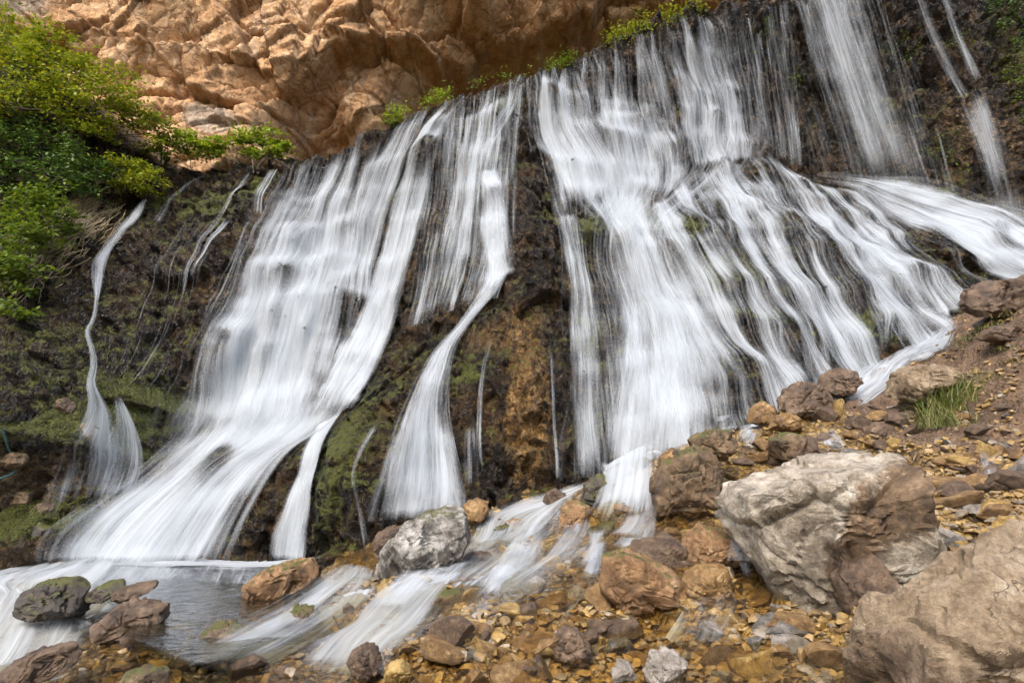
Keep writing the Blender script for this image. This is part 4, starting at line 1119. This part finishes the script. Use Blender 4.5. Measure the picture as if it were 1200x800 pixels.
boulder('brown blocky boulder beside the rushing stream under the dark mound', [(917, 480), (924, 455), (945, 447), (972, 458), (983, 474), (971, 488), (936, 491)], 12.7, .5, R_BROWN, 45, 5)
boulder('brown boulder at the stream edge just above the blocky one', [(962, 455), (968, 440), (985, 432), (1006, 435), (1014, 446), (1004, 458), (980, 464)], 13.3, .45, R_BROWN, 47, 5)
boulder('pale flat slab set in the bank above the grass tuft', [(1042, 467), (1054, 436), (1075, 429), (1110, 428), (1134, 440), (1126, 453), (1092, 456), (1066, 470)], 11.4, .5, R_TAN, 49, 5, tone=[(1060, 462, 16, 10, .8)])
boulder('dark brown outcrop at the top of the earth bank', [(1136, 356), (1143, 338), (1162, 329), (1190, 328), (1225, 330), (1225, 366), (1180, 372), (1152, 372)], 12.6, .6, R_BROWN, 51, 5)
boulder('reddish cobble in clear shallows, nearest the camera of the mid-stream stones', [(644, 765), (655, 741), (675, 737), (693, 760), (686, 778), (655, 779)], 6.9, .17, R_BROWN, 53, 5)
boulder('grey cobble half sunk in the shallows beside the reddish one', [(705, 764), (715, 750), (735, 748), (746, 760), (735, 771), (712, 771)], 7.0, .16, R_GREY, 54, 4)
boulder('largest whitish cobble in the near shallows', [(755, 790), (763, 770), (785, 764), (806, 776), (806, 797), (780, 803), (760, 801)], 6.3, .2, R_WHITE, 55, 5)
boulder('small bright white cobble next to the largest whitish one', [(717, 792), (724, 778), (738, 777), (746, 793), (735, 801), (720, 801)], 6.3, .13, R_WHITE, 56, 4)
boulder('dark brown cobble in the white run below the grey-white topped rock', [(404, 785), (410, 768), (425, 757), (440, 762), (447, 778), (438, 793), (415, 797)], 6.9, .2, R_BROWN, 57, 5)
boulder('amber stone beside the dark brown cobble in the white run', [(449, 795), (455, 779), (470, 776), (482, 788), (478, 800), (460, 803)], 6.6, .15, R_AMBER, 58, 4)
boulder('low dark mossy rock washed over by the white run-off, larger of two', [(10, 716), (24, 694), (52, 682), (80, 682), (96, 694), (96, 718), (50, 726)], 10.5, .4, R_DARK, 61, 5)
boulder('low dark mossy rock in the run-off close to the pool rim', [(95, 708), (100, 695), (120, 685), (138, 682), (142, 690), (125, 703)], 10.6, .3, R_DARK, 62, 4)
boulder('narrow brown slab lying at the outflow of the calm pool', [(128, 704), (135, 692), (158, 686), (178, 684), (180, 690), (160, 700), (140, 707)], 10.3, .28, R_BROWN, 63, 4)
boulder('purplish brown rock with a crusty edge between pool and run-off', [(98, 757), (105, 736), (138, 712), (165, 708), (190, 712), (193, 728), (172, 742), (140, 757), (115, 764)], 8.9, .4, R_BROWN, 64, 5)
boulder('brown ridge of rock beside the silky stream below the calm pool', [(312, 750), (320, 730), (340, 716), (362, 713), (372, 724), (356, 742), (330, 753)], 8.9, .35, R_MOSSY, 65, 5)
boulder('brown rock at the near left corner beside the white run-off', [(-20, 805), (0, 785), (35, 768), (70, 760), (92, 768), (80, 785), (40, 802), (0, 815)], 7.2, .3, R_BROWN, 66, 5)
boulder('brown crusty rock at the bottom edge left of the silky stream', [(130, 806), (140, 792), (165, 786), (190, 786), (200, 796), (190, 810), (150, 812)], 6.6, .2, R_MOSSY, 67, 4)
boulder('amber brown rock at the foot of the rock tower', [(534, 610), (540, 594), (556, 585), (572, 590), (572, 604), (556, 614)], 13.0, .35, R_OCHRE, 68, 4)
boulder('rounded brown rock in the foam below the rock tower', [(636, 590), (640, 578), (652, 574), (665, 580), (662, 592), (648, 596)], 13.3, .3, R_BROWN, 69, 4)
boulder('low dark rock washed by foam before the rock tower', [(572, 634), (575, 622), (592, 615), (602, 620), (600, 630), (585, 638)], 12.2, .3, R_DARK, 70, 4)
boulder('orange rock in the shadow of the big pale boulder beside the thin spout', [(800, 655), (806, 632), (830, 618), (856, 628), (866, 650), (850, 664), (815, 668)], 8.0, .42, R_RUST, 71, 5)
boulder('rounded dark orange rock under the orange one beside the thin spout', [(800, 700), (806, 682), (830, 664), (856, 668), (862, 690), (845, 704), (815, 708)], 7.35, .38, R_OCHRE, 72, 5)
boulder('smooth brown rock beside the hollow side of the biggest boulder', [(1114, 640), (1122, 622), (1150, 612), (1172, 616), (1180, 634), (1165, 648), (1130, 651)], 7.9, .3, R_BROWN, 73, 5)
boulder('dark grey stone beside the smooth brown rock', [(1119, 612), (1122, 596), (1136, 592), (1147, 600), (1144, 616), (1130, 621)], 8.1, .2, R_GREY, 74, 4)
boulder('brown block in the bank by the frame edge, above the smooth brown rock', [(1163, 600), (1170, 580), (1190, 574), (1215, 580), (1215, 600), (1185, 606)], 8.3, .25, R_BROWN, 75, 4)
boulder('ochre rock topping the stones beyond the dark dripping block', [(878, 496), (882, 478), (897, 471), (912, 478), (912, 492), (896, 500)], 12.6, .3, R_OCHRE, 76, 4)
boulder('second ochre rock, beneath the blocky brown boulder', [(904, 506), (908, 488), (924, 483), (940, 492), (938, 506), (920, 512)], 12.0, .3, R_OCHRE, 77, 4)
boulder('dark wet brown rock lying behind the crest of the biggest boulder', [(900, 536), (904, 516), (925, 507), (945, 512), (948, 530), (928, 541)], 10.9, .32, R_MOSSY, 78, 4)
boulder('brown rock with an ochre edge between the bank and the rushing stream', [(1012, 522), (1016, 502), (1034, 492), (1055, 498), (1056, 514), (1038, 524)], 11.4, .3, R_BROWN, 79, 4)
boulder('half buried brown slab high on the earth bank', [(1148, 398), (1155, 388), (1180, 380), (1203, 384), (1203, 396), (1175, 402)], 11.6, .25, R_BROWN, 80, 4)
boulder('dark stone at the crest where the stream tips into the small cascade', [(745, 560), (742, 545), (754, 536), (768, 540), (770, 556), (758, 563)], 12.0, .28, R_DARK, 81, 4)
boulder('sunken dark brown rock under the silky stream', [(490, 720), (496, 703), (520, 694), (545, 697), (552, 712), (530, 724), (505, 726)], 8.6, .25, R_MOSSY, 82, 4)


for k_, (px_, py_, sz_, lab_) in enumerate([(20, 585, 14, 'brown stone lowest on the mossy bank beside the frame edge'), (48, 598, 10, 'small brown stone on the mossy bank near the run-off'), (72, 478, 13, 'brown stone stuck in the mossy slope below the creeper shrub'),
                                             (10, 540, 16, 'dull brown block on the mossy bank next to the turquoise hose'), (66, 545, 9, 'little brown stone above the run-off on the mossy bank'), (98, 505, 12, 'moss-flecked stone beside the foot of the thin side cascade'),
                                             (40, 628, 18, 'dark wet rock where the mossy bank meets the white run-off'), (125, 590, 12, 'dark stone poking out beside the broad sloping apron of water')]):
    p_ = cast_cliff([px_], [py_], D1)[0]
    rs_ = np.random.default_rng(500 + k_)
    an_ = np.sort(rs_.uniform(0, 6.28, 9)); rr_ = sz_ * rs_.uniform(.75, 1.2, 9)
    boulder(lab_, [(px_ + r_ * 1.25 * math.cos(t_), py_ + r_ * .8 * math.sin(t_)) for t_, r_ in zip(np.linspace(0, 5.6, 9), rr_)], p_[1] + .06, .22, [R_MOSSY, R_BROWN, R_BROWN, R_MOSSY, R_BROWN, R_MOSSY, R_DARK, R_DARK][k_], 120 + k_, 4, group='rocks on the mossy bank')


def inside(px, py, O):
    x, y = O[:, 0], O[:, 1]; x1, y1 = np.roll(x, -1), np.roll(y, -1)
    c = ((y > py) != (y1 > py)) & (px < (x1 - x) * (py - y) / (y1 - y + 1e-9) + x)
    return c.sum() % 2 == 1


def stone_mesh(seed, sub):
    """a split pebble: planes cut off a ball, then worn"""
    r = np.random.default_rng(seed)
    V, F = ico(sub)
    rad = np.full(len(V), 1.0)
    for _ in range(r.integers(7, 11)):
        n = r.normal(size=3); n /= np.linalg.norm(n)
        d = r.uniform(.30, .64)
        dt = V @ n
        rad = np.minimum(rad, np.where(dt > .05, d / np.maximum(dt, .05), 9))
    P = V * (rad / rad.max())[:, None] * np.array([1.0, r.uniform(.6, .95), r.uniform(.4, .72)])
    P = P * (1 + .05 * fbm(P[:, 0] * 2.5 + seed, P[:, 1] * 2.5, P[:, 2] * 2.5, 4, seed))[:, None]
    return P.astype(np.float32), F


KINDS_ = [('amber', R_AMBER), ('ochre', R_OCHRE), ('brown', R_BROWN), ('grey', R_GREY), ('whitish', R_WHITE)]
STONE_ME = {}
for ci, (cn, mt) in enumerate(KINDS_):
    for k in range(6):
        P, F = stone_mesh(100 + k * 7 + ci, 4)
        me = np_mesh('stone', P, F, sharp=24); me.materials.append(mt); STONE_ME[cn, k] = me
# (pixel region, count, size in metres, colour weights, where it is, shared group)
ZONES = [
    ((540, 690, 1000, 802), 74, (.10, .30), (.32, .30, .18, .10, .10), 'in the clear shallows before the biggest boulder', 'stones in the near shallows'),
    ((440, 655, 720, 770), 38, (.10, .30), (.40, .32, .2, .05, .03), 'under the stream beside the grey-white topped rock', 'stones in the amber stream'),
    ((850, 478, 1070, 545), 36, (.14, .36), (.12, .40, .38, .06, .04), 'in the heap upstream behind the biggest boulder', 'stones heaped upstream'),
    ((1085, 530, 1204, 668), 48, (.12, .36), (.18, .32, .28, .14, .08), 'between the biggest boulder and the earth bank', 'stones in the side gully'),
    ((975, 640, 1100, 720), 16, (.06, .14), (.05, .2, .35, .25, .15), 'among gravel wedged between the two largest boulders', 'stones between the boulders'),
    ((60, 715, 440, 802), 34, (.09, .26), (.15, .35, .42, .06, .02), 'at the rim of the pool outflow', 'stones at the pool outflow'),
    ((540, 580, 740, 660), 16, (.14, .30), (.15, .35, .45, .05, .0), 'in the foam below the rock tower', 'stones in the foam'),
    ((1060, 360, 1204, 530), 22, (.08, .24), (.02, .15, .55, .18, .10), 'loose on the earth bank', 'stones loose on the bank'),
    ((770, 560, 870, 720), 16, (.12, .28), (.2, .45, .3, .05, .0), 'around the thin spout beside the biggest boulder', 'stones by the spout'),
]
for (xa, ya, xb, yb), cnt, (sa, sb), wt, where, grp in ZONES:
    got, tries = 0, 0
    while got < cnt and tries < 4000:
        tries += 1
        px, py = rng.uniform(xa, xb), rng.uniform(ya, yb)
        if any(inside(px, py, O) for O in BOULDER_PX):
            continue
        P = cast_ground([px], [py])[0]
        q = rng.random()
        s = sa + (sb - sa) * q ** 1.7
        cn = KINDS_[rng.choice(5, p=np.array(wt) / sum(wt))][0]
        size = 'small' if q < .45 else ('medium' if q < .8 else 'large')
        o = link('stone', STONE_ME[cn, int(rng.integers(0, 6))], None, f'{size} {cn} stone {where}', 'stone', grp)
        o.location = P + np.array([0, 0, s * rng.uniform(-.05, .25)])
        s *= 1.2
        o.scale = (s, s * rng.uniform(.8, 1.1), s * rng.uniform(.75, 1.1))
        o.rotation_euler = (rng.normal(0, .3), rng.normal(0, .3), rng.uniform(0, 6.28))
        got += 1

# countless smaller pebbles, one mass
PV, PF, nn_ = [], [], 0
for (xa, ya, xb, yb), cnt, *_ in ZONES + [((420, 700, 1000, 805), 150, 0), ((1080, 520, 1205, 670), 60, 0), ((980, 630, 1100, 720), 90, 0), ((1050, 350, 1205, 530), 30, 0)]:
    m = cnt * 9
    px, py = rng.uniform(xa, xb, m), rng.uniform(ya, yb, m)
    P = cast_ground(px, py)
    for p in P:
        V, F = stone_mesh(int(rng.integers(0, 25)), 2) if nn_ < 0 else PEB[int(rng.integers(0, 14))] if 'PEB' in globals() else (None, None)
        if V is None:
            PEB = [stone_mesh(300 + k, 2) for k in range(14)]
            V, F = PEB[0]
        s = .03 + .09 * rng.random() ** 2
        a = rng.uniform(0, 6.28); ca, sa_ = math.cos(a), math.sin(a)
        tl = rng.normal(0, .35)
        M_ = np.array([[ca, -sa_, 0], [sa_, ca, 0], [0, 0, 1]]) @ np.array([[1, 0, 0], [0, math.cos(tl), -math.sin(tl)], [0, math.sin(tl), math.cos(tl)]])
        PV.append((V * s) @ M_.T + p + [0, 0, s * .3]); PF.append(F + nn_); nn_ += len(V)


def mat_pebbles():
    t = NT('mixed_wet_pebbles')
    r = t.n('ShaderNodeNewGeometry').outputs['Random Per Island']
    pos = t.n('ShaderNodeNewGeometry').outputs['Position']
    n = t.noise(pos, 22, 5, .7)
    c = t.ramp(r, [(0, (.08, .048, .017)), (.2, (.27, .165, .045)), (.4, (.36, .235, .08)), (.55, (.18, .115, .05)), (.7, (.33, .225, .10)), (.84, (.16, .13, .10)), (.97, (.30, .26, .20)), (1, (.07, .05, .03))])
    c = t.mix(t.maprange(n, .35, .65, 0, .6), c, t.mix(1.0, c, (.4, .36, .3), 'MULTIPLY'))
    t.principled(c, t.maprange(n, .3, .7, .3, .65), t.bump(n, .6, .015), .5)
    return t.m


link('pebbles', np_mesh('pebbles', np.concatenate(PV), np.concatenate(PF), sharp=28), mat_pebbles(), 'countless amber and brown pebbles covering the stream bed', 'pebbles', kind='stuff')

#@@SEND
# ------------------------------------------------------------------ plants
def tube(pts, r0, r1, seg=6):
    P = np.array(pts, float); n = len(P)
    T = np.gradient(P, axis=0); T /= np.linalg.norm(T, axis=1, keepdims=True) + 1e-9
    ref = np.array([.3, .9, .2]); A = np.cross(T, ref); A /= np.linalg.norm(A, axis=1, keepdims=True) + 1e-9
    B = np.cross(T, A)
    rr = np.linspace(r0, r1, n)[:, None, None]
    th = np.linspace(0, 2 * np.pi, seg, endpoint=False)
    V = P[:, None] + rr * (np.cos(th)[None, :, None] * A[:, None] + np.sin(th)[None, :, None] * B[:, None])
    i, j = np.meshgrid(np.arange(n - 1), np.arange(seg), indexing='ij')
    a = (i * seg + j).ravel(); b = (i * seg + (j + 1) % seg).ravel()
    return V.reshape(-1, 3), np.stack([a, b, b + seg, a + seg], 1)


class Bag:
    def __init__(s): s.V, s.F, s.n = [], [], 0

    def add(s, V, F):
        s.V.append(V); s.F.append(F + s.n); s.n += len(V)

    def mesh(s, name, smooth=True):
        return np_mesh(name, np.concatenate(s.V), np.concatenate(s.F), smooth=smooth)


def leaves(bag, C, size, aspect=1.8, droop=.2, flat=.5):
    """C (n,3): one small folded leaf at every point"""
    n = len(C)
    s = size * rng.uniform(.6, 1.35, n)[:, None]
    up = rng.normal(0, 1, (n, 3)); up[:, 2] = np.abs(up[:, 2]) + flat * 2.2; up[:, 1] -= .5; up /= np.linalg.norm(up, axis=1, keepdims=True)
    d = rng.normal(0, 1, (n, 3)); d[:, 2] -= droop; d -= up * (d * up).sum(1, keepdims=True); d /= np.linalg.norm(d, axis=1, keepdims=True) + 1e-9
    e = np.cross(up, d)
    w = s / aspect * .5
    tip = C + d * s; m = C + d * s * .45
    V = np.stack([C, m + e * w - up * w * .25, tip - up * s * .12, m - e * w - up * w * .25], 1).reshape(-1, 3)
    a = np.arange(n) * 4
    bag.add(V, np.stack([a, a + 1, a + 2, a + 3], 1))


def wiggle(a, b, n=7, amp=.12):
    a, b = np.array(a, float), np.array(b, float)
    t = np.linspace(0, 1, n)[:, None]
    L = np.linalg.norm(b - a)
    return a + (b - a) * t + np.cumsum(rng.normal(0, amp * L / n, (n, 3)), 0) * np.sin(np.pi * np.clip(t, 0, 1)) + 0


LEAF_YG = mat_leaf('yellow_green_leaves', [(0.109, 0.160, 0.014), (0.189, 0.246, 0.020), (0.275, 0.290, 0.026), (0.145, 0.217, 0.017), (0.377, 0.319, 0.029), (0.087, 0.145, 0.017)])
LEAF_BR = mat_leaf('bright_green_leaves', [(0.130, 0.221, 0.016), (0.208, 0.312, 0.023), (0.286, 0.338, 0.029), (0.117, 0.195, 0.016), (0.351, 0.299, 0.039)])
LEAF_MID = mat_leaf('mid_green_leaves', [(0.059, 0.100, 0.014), (0.099, 0.154, 0.017), (0.158, 0.198, 0.020), (0.070, 0.108, 0.014)])
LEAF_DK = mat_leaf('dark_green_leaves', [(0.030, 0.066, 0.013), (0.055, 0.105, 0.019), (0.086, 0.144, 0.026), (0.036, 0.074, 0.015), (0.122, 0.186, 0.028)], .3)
LEAF_DRY = mat_leaf('dry_straw_stems', [(.20, .15, .085), (.34, .27, .16), (.26, .20, .11), (.14, .11, .06)], .2)
GRASS_M = mat_leaf('grass_blades', [(.06, .085, .014), (.10, .13, .022), (.20, .18, .06), (.05, .08, .012), (.28, .23, .11)], .3)
BARK = mat_simple('grey_brown_bark', (.05, .038, .028), (.14, .11, .085), .9, 12)


def tree(name, label, cat, foot, top_pts, leaf_mat, nleaf, leaf, crown, trunk_r=.09, stems=3, group=None, sprays=40, layered=.35):
    """foot: world point. crown: list of (px, py, Y, rx, ry, rz) lobes. limbs run to the lobes, leaves sit in sprays along flat twigs"""
    root = link(name, None, None, label, cat, group)
    root.location = foot
    foot = np.array(foot, float)
    tb, lb = Bag(), Bag()
    lobes = [(at(a, b, c), np.array([rx, ry, rz])) for a, b, c, rx, ry, rz in crown]
    for k in range(stems):
        base = foot + np.array([rng.normal(0, .12), rng.normal(0, .12), -.3])
        mine = lobes[k::stems]
        if not mine: continue
        mid = np.mean([l[0] for l in mine], 0) * .55 + foot * .45
        pts = wiggle(base, mid, 8, .25)
        V, F = tube(pts, trunk_r, trunk_r * .6); tb.add(V, F)
        for c, r in mine:
            p2 = wiggle(mid, c, 7, .3)
            V, F = tube(p2, trunk_r * .55, trunk_r * .2, 5); tb.add(V, F)
            for _ in range(7):
                e = c + rng.normal(0, .5, 3) * r
                V, F = tube(wiggle(p2[int(rng.integers(2, 6))], e, 5, .3), trunk_r * .2, trunk_r * .06, 4); tb.add(V, F)
    vol = np.array([r.prod() ** .67 for _, r in lobes]); vol /= vol.sum()
    for (c, r), q in zip(lobes, vol):
        ns = max(3, int(sprays * q * len(lobes)))
        dirs = rng.normal(0, 1, (ns, 3)); dirs /= np.linalg.norm(dirs, axis=1, keepdims=True)
        cen = c + dirs * r * (rng.uniform(.25, 1.0, ns) ** .6)[:, None]
        nl = max(6, int(nleaf * q / ns))
        for s_ in cen:
            sz = r.mean() * rng.uniform(.22, .5)
            ax = (s_ - c); ax[2] *= .3; ax /= np.linalg.norm(ax) + 1e-6
            t = rng.normal(0, 1, (nl, 1)); pts = s_ + ax * t * sz * .7 + rng.normal(0, 1, (nl, 3)) * np.array([sz * .55, sz * .55, sz * layered * .55])
            pts[:, 2] -= (t[:, 0] * .5) ** 2 * sz * .25
            leaves(lb, pts, leaf)
    to = link('trunk', tb.mesh('trunk'), BARK, parent=root); co = link('crown', lb.mesh('crown', False), leaf_mat, parent=root)
    for o in (to, co):
        o.location = -np.array(foot)
    return root


def on_cliff(px, py):
    return cast_cliff([px], [py], D1)[0]


tree('maple_tree', 'wide spreading yellow-green tree growing out of the slope above the dark shrubs', 'tree', on_cliff(95, 185) + [0, -.2, 0], None, LEAF_YG, 15000, .15,
     [(20, 55, 20.5, 1.5, 1.2, .8), (60, 70, 20.5, 1.5, 1.3, .8), (105, 90, 20.8, 1.4, 1.3, .8), (140, 115, 21, 1.2, 1.2, .7), (30, 100, 20.2, 1.5, 1.2, .8), (85, 125, 20.4, 1.4, 1.2, .7), (165, 140, 21.5, .9, .9, .6), (-30, 60, 20, 1.6, 1.4, 1.0),
      (60, 45, 20.9, 1.2, 1.0, .6), (120, 150, 20.9, 1.0, .9, .5), (-10, 110, 19.8, 1.4, 1.2, .8), (182, 165, 21.9, .6, .7, .5), (5, 30, 20.8, 1.2, 1.0, .5)], .10, 4, sprays=26)
BG = 'small trees along the ledge'
tree('small_tree', 'small bright yellow-green tree on the ledge, standing closest to the main fall', 'tree', on_cliff(300, 196) + [0, -.1, 0], None, LEAF_BR, 2600, .15,
     [(285, 165, 22.9, .6, .6, .4), (310, 158, 22.9, .7, .6, .35), (328, 170, 22.9, .45, .5, .25), (298, 178, 22.8, .5, .5, .3), (318, 180, 22.8, .5, .5, .2)], .05, 3, BG, 14)
tree('small_tree', 'loose bright green tree on the ledge between the wide tree and the yellowest one', 'tree', on_cliff(238, 200) + [0, -.1, 0], None, LEAF_BR, 2300, .15,
     [(222, 170, 22.6, .7, .6, .5), (245, 176, 22.7, .7, .6, .45), (255, 168, 22.8, .5, .5, .3), (215, 160, 22.7, .5, .5, .35)], .05, 3, BG, 14)
tree('shrub', 'rounded mid green shrub under the wide tree, at the top of the side cascade', 'shrub', on_cliff(165, 222) + [0, -.1, 0], None, LEAF_YG, 3000, .12,
     [(150, 196, 21.2, .8, .7, .35), (175, 198, 21.3, .8, .7, .35), (165, 212, 21.1, .9, .7, .35), (140, 208, 21, .6, .6, .3)], .04, 3, 'shrubs on the slope', 14)
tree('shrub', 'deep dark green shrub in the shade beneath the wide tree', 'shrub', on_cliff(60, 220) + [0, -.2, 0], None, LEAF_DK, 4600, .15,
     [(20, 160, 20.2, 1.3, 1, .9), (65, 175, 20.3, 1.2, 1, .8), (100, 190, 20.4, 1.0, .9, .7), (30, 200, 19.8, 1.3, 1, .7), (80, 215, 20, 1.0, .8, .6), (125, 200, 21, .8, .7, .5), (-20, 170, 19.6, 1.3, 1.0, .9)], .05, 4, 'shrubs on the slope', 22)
tree('shrub', 'leafy blue-green creeper shrub spilling down the slope at the frame edge', 'shrub', on_cliff(20, 300) + [0, -.2, 0], None, LEAF_MID, 5200, .17,
     [(15, 245, 18.6, 1.2, .8, .7), (50, 235, 18.9, 1.0, .8, .6), (10, 285, 17.8, 1.1, .8, .7), (40, 275, 18.0, .9, .7, .6), (5, 330, 17.0, .9, .6, .6), (70, 255, 18.9, .7, .6, .5), (-20, 300, 17, 1.2, .8, 1.0), (20, 312, 17.2, .8, .6, .5), (5, 365, 16.4, .6, .5, .4)], .04, 3, 'shrubs on the slope', 24)
tree('shrub', 'thin half bare shrub with pale twigs behind the side cascade top', 'shrub', on_cliff(195, 195) + [0, -.1, 0], None, LEAF_MID, 1400, .12,
     [(185, 150, 22.3, .7, .6, .6), (200, 165, 22.4, .6, .6, .5), (190, 178, 22.2, .6, .5, .4)], .035, 4, 'shrubs on the slope', 12)

# dry hanging stems on the slope: nobody could count them
vb = Bag()
for _ in range(700):
    px = rng.uniform(20, 150); py = 330 - (px - 20) * .75 + rng.normal(0, 18)
    p = on_cliff(px, py) + [0, -.15, 0]
    L = rng.uniform(.6, 1.7)
    e = p + np.array([-L * rng.uniform(.3, .8) + rng.normal(0, .15), -rng.uniform(.1, .5), -L * rng.uniform(.3, .8)])
    V, F = tube(wiggle(p + [0, 0, .3], e, 6, .35), .012, .005, 3); vb.add(V, F)
link('dry_undergrowth', vb.mesh('dry_undergrowth'), LEAF_DRY, 'tangle of dry straw coloured stems hanging over the slope', 'undergrowth', kind='stuff')


def clump(name, label, spots, mat, leaf, n, r, group):
    b = Bag()
    for px, py in spots:
        p = (cast_cliff([px], [py])[0] if name == 'lip_plant' else on_cliff(px, py)) + [0, -.25, .05]
        leaves(b, p + rng.normal(0, 1, (n, 3)) * r, leaf, flat=.3)
    return link(name, b.mesh(name, False), mat, label, 'plant', group)


def clumps(name, label, spots, mat, leaf, n, r, group):
    for s_ in spots:
        clump(name, label, [s_], mat, leaf, n, r, group)


LG = 'plants on the lip of the falls'
clump('lip_plant', 'long broken yellow-green strip of plants along the lip above the central fall', [(x, 52 - (x - 715) * .42) for x in (716, 722, 730, 738, 752, 757, 775, 782, 790, 812, 818)] + [(728, 42), (745, 32), (778, 20)], LEAF_YG, .13, 75, [.30, .25, .22], LG)
clump('lip_plant', 'dark green tuft at the lip just before the long broken strip', [(652, 80), (660, 78), (645, 84), (668, 72)], LEAF_MID, .14, 70, [.2, .2, .14], LG)
clump('lip_plant', 'bright green plant on the lip right above the orange recess', [(502, 124), (512, 119), (518, 116), (522, 115)], LEAF_BR, .13, 70, [.22, .2, .16], LG)
clump('lip_plant', 'yellowish tuft lowest on the lip, above the main fall', [(462, 141), (468, 138), (475, 134), (457, 145)], LEAF_BR, .13, 70, [.2, .2, .15], LG)
clumps('lip_plant', 'thin grassy tuft on the lip above the rock tower', [(557, 103), (563, 101), (590, 96), (594, 95), (618, 91)], LEAF_MID, .12, 30, [.16, .2, .10], LG)
for lab, sp, mt, n in (('dark leafy plant high on the wall in the top corner', [(1160, 15), (1180, 20), (1195, 30), (1170, 35), (1190, 55), (1200, 45), (1165, 5), (1185, 5)], LEAF_DK, 110),
                   ('green hanging plant on the wall at the frame edge below the corner', [(1185, 85), (1195, 100), (1175, 95), (1190, 120), (1200, 140)], LEAF_MID, 90),
                   ('light green fern on the wall between veil and detached burst', [(1040, 60), (1055, 50), (1060, 75), (1045, 85), (1070, 60), (1110, 60), (1120, 50)], LEAF_MID, 40),
                   ('low green fern on the wall beneath the detached burst', [(1100, 170), (1112, 160), (1090, 185), (1110, 190), (1120, 205)], LEAF_MID, 36),
                   ('small fern seen through or beside the tall veil', [(985, 85), (1000, 90), (930, 90), (925, 100), (1010, 75)], LEAF_MID, 36),
                   ('fern tuft in the recess between the central curtain and the tall veil', [(890, 45), (880, 60), (905, 70), (895, 30)], LEAF_MID, 30)):
    clumps('wall_fern', lab, sp, mt, .13, n, [.24, .2, .22], {LEAF_DK: 'corner wall plants'}.get(mt, lab.split(' on ')[0].split(' seen')[0].split(' in the')[0] + 's'))


def grass(name, label, spots, n, h, mat=GRASS_M, group=None, kind=None, spread=.18):
    V, F, k = [], [], 0
    for px, py in spots:
        P0 = cast_ground([px], [py])[0]
        for _ in range(n):
            b = P0 + np.array([rng.normal(0, spread), rng.normal(0, spread), -.02])
            hh = h * rng.uniform(.4, 1.2); l = rng.normal(0, .55, 2) * hh
            w_ = .006 + .004 * rng.random(); sd = np.array([rng.normal(), rng.normal(), 0]); sd /= np.linalg.norm(sd) + 1e-6
            m1 = b + [l[0] * .3, l[1] * .3, hh * .6]; tp = b + [l[0], l[1], hh * rng.uniform(.65, 1)]
            V += [b - sd * w_, b + sd * w_, m1 + sd * w_ * .8, m1 - sd * w_ * .8, tp + sd * .001, tp - sd * .001]
            F += [[k, k + 1, k + 2, k + 3], [k + 3, k + 2, k + 4, k + 5]]; k += 6
    return link(name, np_mesh(name, np.array(V), np.array(F), smooth=False), mat, label, 'grass', group, kind)


grass('grass_tuft', 'lush green grass tuft on the bank under the pale flat slab', [(1085, 480), (1098, 470), (1110, 465), (1122, 472), (1095, 490), (1105, 500), (1112, 482), (1090, 465), (1130, 462)], 110, .40)
grass('grass', 'short sparse grass scattered on the earth bank', [(1130, 400), (1145, 395), (1160, 385), (1185, 370), (1175, 380), (1150, 440), (1160, 445), (1195, 425), (1140, 500), (1190, 360), (1120, 408), (1180, 410), (1165, 395)], 36, .13, kind='stuff')
grass('weed', 'tiny green weed growing on the flat brown rock upstream', [(776, 668)], 30, .10, spread=.06)

# thin hose lying on the mossy bank
def hose():
    pts = [on_cliff(x, y) + [0, -.16, .06] for x, y in ((8, 505), (12, 518), (16, 530), (22, 538), (26, 548), (22, 556), (10, 562), (-6, 566))]
    P = catmull(np.array(pts), 40)
    V, F = tube(P, .022, .022, 8)
    return link('hose', np_mesh('hose', V, F), mat_simple('worn_turquoise_plastic', (.03, .08, .08), (.06, .15, .14), .6), 'thin turquoise hose lying in a curve on the mossy bank', 'hose')


hose()
